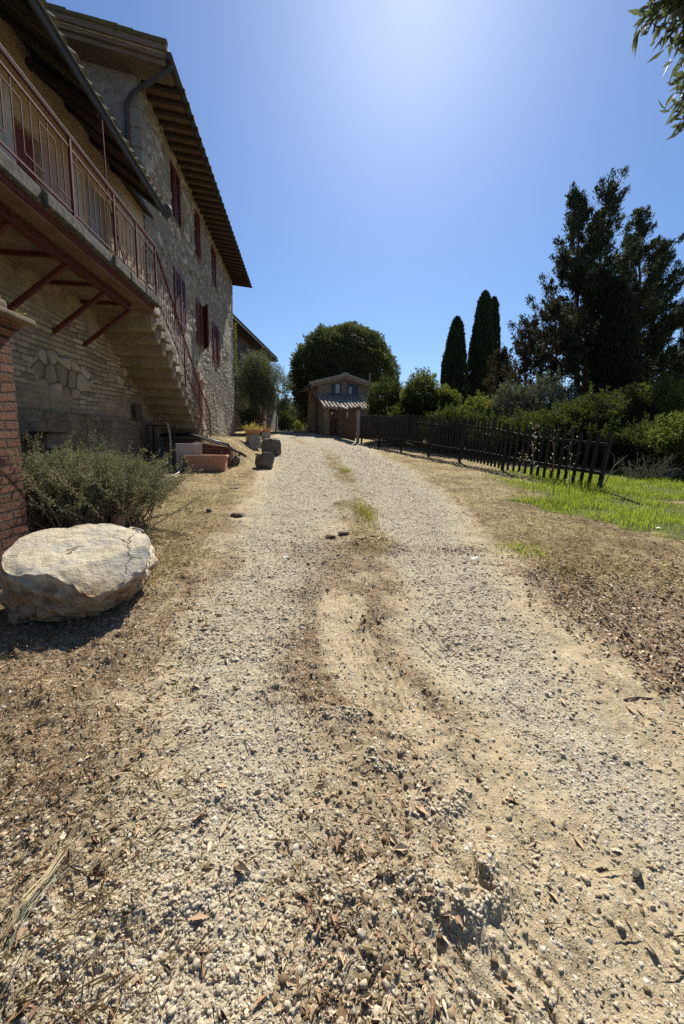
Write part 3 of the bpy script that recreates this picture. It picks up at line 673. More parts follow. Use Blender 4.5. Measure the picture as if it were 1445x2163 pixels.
def grasses():
    n = 130000; x = RS.uniform(2.8, 10.5, n); y = RS.uniform(2.4, 12, n); m = masks(x, y)
    k = (RS.rand(n) < m['lawn'] * (.10 + .90 * sstep(.36, .60, fbm(x * 1.9, y * 1.9, 4, 7)))) & (np.arctan2(x, y) < radians(54)); x, y = x[k], y[k]; m = masks(x, y); n = len(x)
    h = RS.uniform(.05, .16, n) * (.5 + .9 * fbm(x * 1.1, y * 1.1, 2, 8)) * (.5 + .5 * m['lawn']) * (1 + 1.1 * np.exp(-((x - np.interp(y, [7.58, 19.2], [6.27, 2.65])) / .35) ** 2) * sstep(6.8, 7.6, y))
    V, Fc = blades(x, y, h, RS.uniform(.004, .009, n), RS.uniform(.2, .9, n))
    tag(mesh_np('grass', V, Fc, M['grass'], False), 'bright green grass growing on the bank right of the fence', 'grass', kind='stuff')
    # dry straw lying flat
    x, y, r = cand(150000, .6, 16, -45, 52); m = masks(x, y)
    d = np.clip(m['straw'] * .6 + .006 + .16 * sstep(-.2, -.9, x) * (1 - sstep(2.5, 4.5, y)) + .03 * m['organic'], 0, 1)
    k = RS.rand(len(x)) < d; x, y, r = x[k], y[k], r[k]; n = len(x)
    z = gfull(x, y) + .006 + RS.uniform(0, .012, n)
    D = np.stack([RS.normal(size=n), RS.normal(size=n), RS.normal(0, .18, n)], 1)
    L = RS.uniform(.03, .11, n); W = np.clip(RS.uniform(.001, .002, n), .0006 * r, .012)
    V, Fc = leaves(np.stack([x, y, z], 1), D, L, W, 0, np.stack([RS.normal(0, .3, n), RS.normal(0, .3, n), np.ones(n)], 1), .05)
    tag(mesh_np('straw', V, Fc, M['straw'], False), 'dry mown straw lying over the soil and verge', 'straw', kind='stuff')
    # short yellowing verge grass
    x, y, r = cand(90000, 2.5, 24, -30, 45); m = masks(x, y)
    gpatch = sstep(.48, .64, fbm(x * 1.1, y * 1.1, 3, 77))
    k = RS.rand(len(x)) < m['straw'] * (.05 + .5 * gpatch); x, y, r = x[k], y[k], r[k]; n = len(x)
    V, Fc = blades(x, y, RS.uniform(.02, .06, n), np.clip(RS.uniform(.003, .006, n), .0008 * r, 1), RS.uniform(.2, 1, n))
    tag(mesh_np('verge_grass', V, Fc, M['drygreen'], False), 'short yellowing grass on the mown verges', 'grass', kind='stuff')
grasses()

def tuft(px, py, n, rad, h, mat, label, group=None, name='grass_tuft', ell=1.0):
    c = ground(px, py); x = c[0] + RS.normal(0, rad, n); y = c[1] + RS.normal(0, rad * ell, n)
    V, Fc = blades(x, y, RS.uniform(.4, 1, n) * h, RS.uniform(.004, .008, n), RS.uniform(.1, .8, n))
    o = mesh_np(name, V, Fc, M[mat], False); return solo(o, c, label, 'grass tuft', group)
tuft(772, 1085, 420, .085, .17, 'drygreen', 'yellow grass tuft in the middle of the track by dark stones', 'grass tufts in the track', ell=3)
tuft(731, 996, 260, .09, .10, 'drygreen', 'small far yellow tuft between the wheel tracks', 'grass tufts in the track', ell=1.5)
tuft(1110, 1165, 300, .13, .07, 'grass', 'low green tuft on the right edge of the track', 'grass tufts in the track')
tuft(395, 1330 + 120, 36, .045, .04, 'drygreen', 'tiny green tuft in the brown soil near the boulder', 'grass tufts in the track')

# ------------------------------------------------------------------ farmhouse (tall stone block)
XW = -3.85
def facade(mb, X, y0, y1, z0, z1, ops, depth=.2):
    ys = sorted({y0, y1, *[o[0] for o in ops], *[o[1] for o in ops]}); zs = sorted({z0, z1, *[o[2] for o in ops], *[o[3] for o in ops]})
    for a, b in zip(ys[:-1], ys[1:]):
        for c, d in zip(zs[:-1], zs[1:]):
            my, mz = (a + b) / 2, (c + d) / 2
            if any(o[0] < my < o[1] and o[2] < mz < o[3] for o in ops): continue
            mb.add([(X, a, c), (X, b, c), (X, b, d), (X, a, d)], [(0, 1, 2, 3)])
    for (a, b, c, d) in ops:
        e = X - depth
        mb.add([(X, a, c), (X, b, c), (X, b, d), (X, a, d), (e, a, c), (e, b, c), (e, b, d), (e, a, d)],
               [(0, 1, 5, 4), (1, 2, 6, 5), (2, 3, 7, 6), (3, 0, 4, 7), (4, 5, 6, 7)])
def shutter_leaf(yh, direc, wid, z0, z1, X, ang, parent, slats=16):
    mb = MB(); c, s = cos(ang), sin(ang)
    def P(u, t, z): return (X + s * u + c * t, yh + direc * (c * u - s * t), z)
    def bx(u0, u1, t0, t1, za, zb):
        q = [P(u0, t0, za), P(u1, t0, za), P(u1, t1, za), P(u0, t1, za), P(u0, t0, zb), P(u1, t0, zb), P(u1, t1, zb), P(u0, t1, zb)]
        if direc < 0: q = [q[1], q[0], q[3], q[2], q[5], q[4], q[7], q[6]]
        mb.hexa(q)
    fr = .065
    bx(0, fr, 0, .045, z0, z1); bx(wid - fr, wid, 0, .045, z0, z1); bx(fr, wid - fr, 0, .044, z0, z0 + .1); bx(fr, wid - fr, 0, .044, z1 - .09, z1)
    n = slats; zz = np.linspace(z0 + .1, z1 - .09, n + 1)
    for k in range(n):
        za, zb = zz[k], zz[k + 1]; h = zb - za
        q = [P(fr, .036, za), P(wid - fr, .036, za), P(wid - fr, .004, za + h * .85), P(fr, .004, za + h * .85)]
        q2 = [(a[0], a[1], a[2] + .010) for a in q]
        mb.add(q + q2, [(0, 1, 2, 3), (7, 6, 5, 4), (0, 4, 5, 1), (2, 6, 7, 3), (1, 5, 6, 2), (3, 7, 4, 0)])
    return mb.build('shutter', M['shutter'], parent)

UP = [(12.55, 13.62, 7.80, 9.42), (14.95, 15.95, 7.82, 9.40), (17.45, 18.55, 7.82, 9.42)]
LO = [(12.50, 13.50, 4.88, 6.36), (14.85, 15.75, 4.80, 6.28), (17.35, 18.55, 4.68, 6.18)]
ZT = 9.70; Y0, Y1 = 10.45, 22.3
farm = thing('farmhouse', (XW, 16, 1.45), 'tall rubble stone farmhouse with maroon shutters and deep tiled eaves', 'house')
def worley(u, v, seed):
    iu, iv_ = np.floor(u), np.floor(v); f1 = np.full(u.shape, 9.); f2 = np.full(u.shape, 9.); idr = np.zeros(u.shape); du = np.zeros(u.shape); dv_ = np.zeros(u.shape)
    for a in (-1, 0, 1):
        for b in (-1, 0, 1):
            cu, cv = iu + a, iv_ + b; pu = cu + .12 + .76 * _hash(cu, cv, seed); pv = cv + .12 + .76 * _hash(cu, cv, seed + 1); d = np.hypot(u - pu, v - pv); m = d < f1
            f2 = np.where(m, f1, np.minimum(f2, d)); idr = np.where(m, _hash(cu, cv, seed + 2), idr); du = np.where(m, u - pu, du); dv_ = np.where(m, v - pv, dv_); f1 = np.where(m, d, f1)
    return f1, f2, idr, du, dv_
def relief(y, z):
    wy = y + (fbm(y * 1.7, z * 1.7, 3, 201) - .5) * .35; wz = z + (fbm(y * 1.9 + 9, z * 1.9, 3, 211) - .5) * .25
    f1, f2, c, du, dv_ = worley(wy * 3.3, wz * 5.4, 221); g1, g2, c2, du2, dv2 = worley(wy * 6.5, wz * 9.5, 231); sw = fbm(y * .9, z * 1.1, 2, 241) > .52
    e = np.where(sw, g2 - g1, f2 - f1); c = np.where(sw, c2, c); du = np.where(sw, du2 * .6, du); dv_ = np.where(sw, dv2 * .6, dv_)
    r1, r2 = _hash(np.floor(c * 9999), np.zeros_like(c), 5) - .5, _hash(np.floor(c * 9999), np.ones_like(c), 6) - .5
    pl = sstep(.54, .66, fbm(y * .8 + 3, z * .9, 3, 251))
    h = (sstep(0, .35, e) * (.012 + .030 * c) + sstep(0, .2, e) * (du * r1 + dv_ * r2) * .085) * (1 - .7 * pl) + (fbm(y * 14, z * 14, 3, 261) - .5) * .014
    return h, c, e
def rough_facade(name, parent, y0, y1, z0, z1, ops, step, mat):
    def lines(a, b, cuts):
        q = sorted({a, b, *cuts}); o = []
        for s0, s1 in zip(q[:-1], q[1:]): o += list(np.linspace(s0, s1, max(2, int((s1 - s0) / step) + 1))[:-1])
        return np.array(o + [b])
    ys = lines(y0, y1, [o[0] for o in ops] + [o[1] for o in ops]); zs = lines(z0, z1, [o[2] for o in ops] + [o[3] for o in ops])
    Yg, Zg = np.meshgrid(ys, zs); h, c, e = relief(Yg, Zg); ny, nz = len(ys), len(zs)
    V = np.stack([XW + h, Yg, Zg], -1).reshape(-1, 3)
    i = (np.arange(nz - 1) * ny)[:, None]; j = np.arange(ny - 1)[None]; Fq = np.stack([i + j, i + j + 1, i + ny + j + 1, i + ny + j], -1).reshape(-1, 4)
    cy = V[Fq, 1].mean(1); cz = V[Fq, 2].mean(1); keep = np.ones(len(Fq), bool)
    for o in ops: keep &= ~((cy > o[0]) & (cy < o[1]) & (cz > o[2]) & (cz < o[3]))
    return mesh_np(name, V - origin(parent), Fq[keep], M[mat], True, parent, attrs=dict(cell=c.ravel(), edge=e.ravel()))
rough_facade('wall', farm, Y0, Y1, .3, ZT, UP + LO, .030, 'farmstone')
mb = MB()
for (a, b, c, d) in UP + LO:
    e = XW - .17; f_ = XW + .004; mb = MB(); mb.add([(f_, a, c), (f_, b, c), (f_, b, d), (f_, a, d), (e, a, c), (e, b, c), (e, b, d), (e, a, d)], [(0, 1, 5, 4), (1, 2, 6, 5), (2, 3, 7, 6), (3, 0, 4, 7), (4, 5, 6, 7)]); mb.build('window_reveal', M['paleplaster'], farm)
mb = MB()
mb.add([(XW, Y1, .3), (-12, Y1, .3), (-12, Y1, ZT), (XW, Y1, ZT)], [(0, 1, 2, 3)])
mb.build('end_wall', M['stoneA'], farm)
mb = MB()
mb.prism([(XW, Y0, .3), (-12, Y0, .3), (-12, Y0, 9.5), (-8.2, Y0, 10.46), (XW, Y0, 9.70)][::-1], (0, .35, 0)); mb.V = [(v[0] - (.004 if abs(v[0] - XW) < 1e-6 else 0), v[1], v[2]) for v in mb.V]
mb.build('gable_wall', M['stoneG'], farm)
mb = MB()
for k in range(7): mb.box(XW - .3, XW + .02, Y0 - .02, Y0 + .32 + .14 * (k % 2), 6.5 + k * .42, 6.5 + k * .42 + .36, .01)
mb.build('corner_stone', M['stoneG'], farm)
def shw(o, up):
    win = MB(); y0, y1, z0, z1 = o
    win.box(XW - .155, XW - .12, y0 + .002, y0 + .05, z0 + .002, z1 - .002); win.box(XW - .155, XW - .12, y1 - .05, y1 - .002, z0 + .002, z1 - .002); win.box(XW - .155, XW - .12, y0 + .05, y1 - .05, z1 - .05, z1 - .002)
    wn = win.build('window', M['shutter'], farm)
    MB().box(XW - .10, XW + .05, y0 - .06, y1 + .06, z0 - .07, z0 - .002).build('sill', M['steps'], wn)
    MB().box(XW - .16, XW - .156, y0 + .05, y1 - .05, z0 + .003, z1 - .05).build('pane', M['glass'], wn)
    return wn
for i, o in enumerate(UP):
    wn = shw(o, True); wd = (o[1] - o[0]) / 2 - .006
    a = [(.0, .03), (.05, .16), (.04, .02)][i]
    shutter_leaf(o[0] + .004, 1, wd, o[2] + .01, o[3] - .01, XW - .07, a[0], wn); shutter_leaf(o[1] - .004, -1, wd, o[2] + .01, o[3] - .01, XW - .07, a[1], wn)
for i, o in enumerate(LO):
    wn = shw(o, False); wd = (o[1] - o[0]) / 2
    a = [(.06, .04), (.10, .62), (.05, .10)][i]
    shutter_leaf(o[0] - .01, 1, wd + .008, o[2] - .02, o[3] + .03, XW + .015, a[0], wn, 20); shutter_leaf(o[1] + .01, -1, wd + .008, o[2] - .02, o[3] + .03, XW + .015, a[1], wn, 20)
# roof
def roof_z(x): return 9.62 + .17 * (min(x, -2.98 + 20) * -1 - 2.98)
mb = MB(); ye0, ye1 = 9.86, 22.78
xe = -2.98
mb.prism([(xe, ye0, 9.66), (xe, ye0, 9.80), (-8.3, ye0, 10.72), (-14, ye0, 9.75), (-14, ye0, 9.6), (-8.3, ye0, 10.56)], (0, ye1 - ye0, 0))
rf = mb.build('roof', M['tile'], farm)
mb = MB()
yy = ye0 + .1
while yy < ye1:
    zj = random.uniform(-.012, .012)
    mb.tube([(xe - .06 + random.uniform(-.03, .03), yy, 9.79 + zj), (xe - 1.2, yy, 10.0 + zj)], .085, 8); yy += .21
mb.build('eave_tile', M['mosstile'], rf)
mb = MB()   # layered verge of tile, plank and boards over the gable
for (d, t, zo) in ((-.02, .11, .0), (.05, .09, -.10), (.11, .09, -.19)):
    for (xa, za, xb, zb) in ((xe - .02 - d * .5, 9.74, -8.3, 10.645),):
        mb.prism([(xa, ye0 + d - .03, za + zo - t / 2), (xa, ye0 + d - .03, za + zo + t / 2), (xb, ye0 + d - .03, zb + zo + t / 2), (xb, ye0 + d - .03, zb + zo - t / 2)], (0, .62 - d, 0))
mb.build('verge', M['board'], farm)
mb = MB(); k = xe
while k > -8: mb.tube([(k + random.uniform(-.02, .02), ye0 - .02, 9.85 + .17 * (xe - k)), (k - .42, ye0 + .02, 9.85 + .17 * (xe - k + .36) + .03)], random.uniform(.07, .09), 7); k -= .34
mb.build('verge_tile', M['mosstile'], farm)
MB().prism([(XW - .1, Y0 + .36, 9.72), (xe + .06, Y0 + .36, 9.60), (xe + .06, Y0 + .36, 9.64), (XW - .1, Y0 + .36, 9.77)], (0, 11.9, 0)).build('soffit', M['soffit'], farm)
proto = None; y = Y0 + .15
while y < 22.7:
    if proto is None:
        mb = MB(); mb.prism([(XW - .05, y, 9.62), (xe + .14, y, 9.53), (xe + .14, y, 9.605), (XW - .05, y, 9.71)], (0, .095, 0)); proto = mb.build('rafter', M['darkwood'], farm); py0 = y
    else:
        c = proto.copy(); COL.objects.link(c); c.parent = farm; c.location = (0, y - py0, 0)
    y += .375
MB().tube([(xe + .03, ye0 - .02, 9.63), (xe + .03, ye1 + .02, 9.63)], .075, 10).build('gutter', M['gutter'], farm)
MB().tube([(xe + .03, 9.98, 9.60), (xe - .03, 10.0, 9.46), (-3.35, 10.1, 9.34), (-3.9, 10.28, 9.17), (-4.05, 10.36, 9.05), (-4.09, 10.385, 8.85), (-4.10, 10.385, 6.2)], .05, 10).build('downpipe', M['gutter'], farm, True)
mb = MB(); mb.box(XW, XW + .28, 14.35, 14.75, 1.3, 3.35); mb.box(XW, XW + .34, 14.29, 14.81, 3.35, 3.45); mb.box(XW, XW + .2, 14.40, 14.70, 3.45, 3.72)
mb.build('buttress', M['pinkplaster'], farm, bevel=.02)

# ------------------------------------------------------------------ annex with balcony
ann = thing('annex_house', (XW, 4, .4), 'lower stone annex with brick coursed wall, plank doors and metal edged eaves', 'house')
D1 = (6.10, 6.62, 4.05, 5.66); D2 = (7.85, 8.62, 4.05, 6.0)
def course_relief(y, z):
    wy = y + (fbm(y * 1.4, z * 1.4, 3, 301) - .5) * .16; wz = z + (fbm(y * .9, z * 1.2, 3, 311) - .5) * .11 + (fbm(y * 7, z * 7, 2, 313) - .5) * .018
    rh = .084; row = np.floor(wz / rh); fz = wz / rh - row; L = .22 + .16 * _hash(row, row * 0, 3); u = wy / L + 7 * _hash(row, row * 0 + 1, 4); cl = np.floor(u); fu = u - cl
    e1 = np.minimum(np.minimum(fu, 1 - fu) * L, np.minimum(fz, 1 - fz) * rh) / .03; c1 = _hash(row, cl, 5); tz = (c1 - .5) * (fz - .5)
    f1, f2, c2, du, dv_ = worley(wy * 3.6, wz * 4.4, 321); e2 = (f2 - f1) * 3.2
    sw = (fbm(y * .75, z * 1.3, 3, 331) + .16 * np.exp(-((z - 2.55) / .22) ** 2)) > .60
    e = np.where(sw, e2, e1); c = np.where(sw, c2, c1)
    pl = np.clip(np.maximum(sstep(2.95, 3.35, z + (fbm(y * 1.3, z * 1.3, 3, 341) - .5) * .9 - .2), np.maximum(sstep(.64, .72, fbm(y * .9 + 5, z * 1.1, 4, 351)), sstep(2.25, 2.05, z + (fbm(y * 1.5, z, 2, 353) - .5) * .5) * .8)), 0, 1)
    h = sstep(0, .8, e) * (.010 + .016 * c) * (1 - .75 * pl) + np.where(sw, du * (c - .5) * .05, tz * .02) * (1 - pl) + (fbm(y * 16, z * 16, 3, 361) - .5) * .012 + pl * (.012 + (fbm(y * 3, z * 3, 3, 371) - .5) * .03)
    return h, c, e, pl
ys = np.arange(3.2, Y0 + .001, .0218); zs = np.arange(1.55, 4.03, .0168); Yg, Zg = np.meshgrid(ys, zs); h_, c_, e_, pl_ = course_relief(Yg, Zg)
V_ = np.stack([XW + .012 + h_, Yg, Zg], -1).reshape(-1, 3); i_ = (np.arange(len(zs) - 1) * len(ys))[:, None]; j_ = np.arange(len(ys) - 1)[None]
mesh_np('stone_facing', V_ - origin(ann), np.stack([i_ + j_, i_ + j_ + 1, i_ + len(ys) + j_ + 1, i_ + len(ys) + j_], -1).reshape(-1, 4), M['coursestone'], True, ann, attrs=dict(cell=c_.ravel(), edge=e_.ravel(), plaster=pl_.ravel()))
mb = MB(); facade(mb, XW, -6, Y0, 0, 4.02, [], .2); mb.add([(XW, -6, 0), (-9, -6, 0), (-9, -6, 6.6), (XW, -6, 6.6)], [(3, 2, 1, 0)])
mb.build('lower_wall', M['courses'], ann)
mb = MB(); facade(mb, XW, -6, Y0, 4.02, 6.80, [D1, D2], .16); mb.build('upper_wall', M['upperwall'], ann)
mb = MB(); mb.box(XW + .002, XW + .014, 6.64, 7.42, 4.05, 5.75); mb.box(XW + .002, XW + .012, 4.2, 5.75, 4.05, 5.9); mb.build('render_patch', M['pinkplaster'], ann)
MB().box(XW + .002, XW + .03, 5.78, 6.06, 4.05, 5.95).build('door_jamb', M['paleplaster'], ann); MB().box(XW + .002, XW + .03, 7.42, 7.62, 4.05, 5.9).build('door_jamb', M['paleplaster'], ann)
mb = MB()
for k in range(10): mb.box(XW, XW + .10, -6 + k * 1.65, -6 + k * 1.65 + 1.64, 0, 1.80 + .012 * (k % 3), .006)
mb.build('plinth', M['plinth'], ann)
def plank_door(o, n, mat):
    mb = MB(); w_ = (o[1] - o[0] - .02) / n
    for k in range(n): mb.box(XW - .12, XW - .08 + random.uniform(0, .006), o[0] + .01 + k * w_, o[0] + .01 + (k + 1) * w_ - .008, o[2], o[3] - .01)
    d = mb.build('door', M[mat], ann)
    MB().tube([(XW - .07, o[0] + .1, o[2] + 1.0), (XW - .02, o[0] + .1, o[2] + 1.0), (XW - .02, o[0] + .2, o[2] + 1.0)], .012, 6).build('handle', M['gutter'], d)
    return d
d = plank_door(D1, 4, 'reddoor'); d['label'] = 'red plank door on the balcony'
d = plank_door(D2, 5, 'greydoor'); d['label'] = 'weathered grey plank door by the stair head'
MB().tube([(XW + .05, 8.80, 4.0), (XW + .05, 8.80, 5.98)], .035, 8).build('drain_pipe', M['gutter'], ann)
# annex roof
xg = -2.95
mb = MB(); sl = .74
def rz(x): return 6.14 + sl * (xg - x)
mb.prism([(xg, -6.4, rz(xg) - .03), (xg, -6.4, rz(xg) + .05), (-8.6, -6.4, rz(-8.6) + .05), (-8.6, -6.4, rz(-8.6) - .03)], (0, 15.65, 0))
mb.prism([(-3.62, 9.252, rz(-3.62) - .03), (-3.62, 9.252, rz(-3.62) + .05), (-8.6, 9.252, rz(-8.6) + .05), (-8.6, 9.252, rz(-8.6) - .03)], (0, Y0 - .006 - 9.252, 0))
rf = mb.build('roof', M['darkwood'], ann)
mb = MB(); yy = -6.3
while yy < 9.2:
    zj = random.uniform(-.015, .015); mb.tube([(xg + .02 + random.uniform(-.02, .02), yy, 6.19 + zj), (xg - 1.5, yy, 6.19 + sl * 1.5 + zj)], .08, 7); yy += .21
mb.build('eave_tile', M['mosstile'], rf)
mb = MB(); mb.box(xg + .012, xg + .045, -6.4, 9.27, 6.03, 6.125); mb.build('gutter', M['gutter'], rf)
MB().tube([(xg + .06, -6.4, 6.135), (xg + .06, 9.28, 6.135)], .018, 6).build('gutter_lip', M['gutter'], rf)
mb = MB(); mb.lathe((xg + .03, 9.2, 6.2), [(.02, -.11), (.10, -.09), (.12, 0), (.10, .09), (.02, .11)], 14); mb.build('gutter_end', M['gutter'], rf, True)
y = -5.6; first = None
while y < 9.2:
    if first is None: first = MB().prism([(XW, y, rz(XW) - .12), (xg - .1, y, rz(xg - .1) - .11), (xg - .1, y, rz(xg - .1) - .035), (XW, y, rz(XW) - .035)], (0, .10, 0)).build('rafter', M['darkwood'], ann); yf = y
    else:
        c = first.copy(); COL.objects.link(c); c.parent = ann; c.location = (0, y - yf, 0)
    y += .72
MB().bar((XW, 6.5, rz(XW) - .22), (xg + .02, 6.5, 6.03), .09, .10).build('cross_beam', M['darkwood'], ann)
mb = MB(); mb.prism([(XW, 6.6, rz(XW) - .24), (xg - .02, 6.6, 5.84), (xg - .02, 6.6, 6.04), (XW, 6.6, rz(XW) - .06)], (0, .03, 0)); mb.build('end_board', M['darkwood'], ann)

bal = thing('balcony', (-3.3, 5, 3.9), 'long lichened stone balcony with red iron railing on red struts', 'balcony')
YB0, YB1 = -5.0, 7.92
mb = MB(); yy = YB0
while yy < YB1 - .01:
    y2 = min(yy + random.uniform(.5, .9), YB1)
    mb.box(XW + .012, -2.70 + random.uniform(-.03, .03), yy, y2 - .006, 3.865, 4.015 + random.uniform(-.012, .012), .006); yy = y2
mb.build('slab', M['lichen'], bal, bevel=.02)
MB().box(XW + .012, -3.10, YB0, YB1 - .02, 3.765, 3.862).build('underside', M['underside'], bal); MB().box(-3.098, -2.80, YB0, YB1 - .02, 3.77, 3.862).build('tile_strip', M['soffit'], bal)
mb = MB(); mb.box(-3.09, -2.99, YB0, 7.45, 3.745, 3.762); mb.box(-3.045, -3.035, YB0, 7.45, 3.655, 3.745); mb.box(-3.09, -2.99, YB0, 7.45, 3.64, 3.655); mb.build('beam', M['redmetal'], bal)
mb = MB(); mb.box(-2.80, -2.775, YB0, YB1 - .05, 3.80, 3.862); mb.build('edge_beam', M['redmetal'], bal)
for yb in (-2.2, -.25, 1.7, 3.65, 4.62, 5.60, 6.56, 7.40):
    br = MB().bar((-3.04, yb, 3.64), (XW + .03, yb, 3.02), .055, .055).build('strut', M['redmetal'], bal)
    MB().bar((XW + .005, yb, 3.74), (-3.0, yb, 3.74), .05, .05).build('tie_bar', M['redmetal'], br)
rail = MB(); xr_ = -2.75
rail.tube([(xr_, YB0, 4.93), (xr_, 7.92, 4.93)], .020, 8); rail.build('handrail', M['redmetal'], bal, True)
MB().tube([(xr_ + .012, YB0, 4.948), (xr_ + .012, 7.9, 4.948)], .012, 6).build('handrail_strip', M['gutter'], bal, True)
rail = MB(); rail.box(xr_ - .009, xr_ + .009, YB0, 7.92, 4.80, 4.822); rail.build('mid_rail', M['redmetal'], bal)
rail = MB(); rail.box(xr_ - .009, xr_ + .009, YB0, 7.92, 4.092, 4.115); rail.build('bottom_rail', M['redmetal'], bal)
for yb in (-3.9, -2.3, -.7, .9, 2.5, 3.9, 5.3, 6.35, 7.10, 7.92): MB().box(xr_ - .015, xr_ + .015, yb - .015, yb + .015, 3.86, 4.93).build('post', M['redmetal'], bal)
y = YB0 + .12; i = 0
while y < 7.85:
    r = MB()
    if i % 2 == 0:
        r.box(xr_ - .0048, xr_ + .0048, y - .0048, y + .0048, 4.115, 4.795)
    else:
        r.box(xr_ - .0048, xr_ + .0048, y - .0048, y + .0048, 4.22, 4.70)
        if i % 4 == 1: r.box(xr_ - .006, xr_ + .006, y + .006, y + .126, 4.688, 4.70); r.box(xr_ - .006, xr_ + .006, y - .126, y - .006, 4.22, 4.232)
        else: r.box(xr_ - .006, xr_ + .006, y - .126, y - .006, 4.688, 4.70); r.box(xr_ - .006, xr_ + .006, y + .006, y + .126, 4.22, 4.232)
    r.build('baluster', M['redmetal'], bal); y += .132; i += 1
MB().tube([(xg + .03, 6.52, 6.08), (xg + .03, 6.56, 5.0), (xr_ + .03, 6.6, 4.0)], .011, 6).build('hanging_rod', M['redmetal'], bal)

st = thing('staircase', (-3.3, 11.9, 1.45), 'outside sandstone staircase descending from the balcony with red iron balustrade', 'staircase')
NS = 14; tr = .278; ris = .178
for k in range(NS):
    ya = 7.93 + k * tr; zt = 3.99 - (k + 1) * ris
    mb = MB(); mb.box(XW + .012, -2.80 + random.uniform(-.02, .02), ya + .002, ya + tr + .05 - .004, zt - .05, zt, .006)
    mb.box(XW + .012, -2.86 + random.uniform(-.03, .01), ya + .004, ya + tr - .002, zt - .05 - .30 - (.0 if k < 11 else .1), zt - .052, .012)
    mb.build('step', M['steps'], st, bevel=.012)
def sline(y): return 4.0 - (y - 7.92) * ris / tr
H1 = atX(421.5, 815, xr_); H2 = atX(443.5, 872, xr_)
hp = [(xr_, 7.92, 4.93), (xr_, H1[1], H1[2]), (xr_, H2[1], H2[2])]
MB().tube(hp, .019, 8).build('handrail', M['redmetal'], st, True)
def hz(y): return float(np.interp(y, [p[1] for p in hp], [p[2] for p in hp]))
bl_ = [(xr_, 7.92, 4.03), (xr_, 11.0, sline(11.0) + .10), (xr_, H2[1], 1.48)]
def bz(y): return float(np.interp(y, [p[1] for p in bl_], [p[2] for p in bl_]))
MB().tube(bl_, .011, 6).build('bottom_rail', M['redmetal'], st)
for yb in (9.55, H1[1], H2[1]): MB().box(xr_ - .014, xr_ + .014, yb - .014, yb + .014, max(sline(yb) - .35, 1.3), hz(yb)).build('post', M['redmetal'], st)
y = 8.05
while y < H2[1] - .05:
    MB().box(xr_ - .0055, xr_ + .0055, y - .0055, y + .0055, bz(y), hz(y) - .02).build('baluster', M['redmetal'], st); y += .125
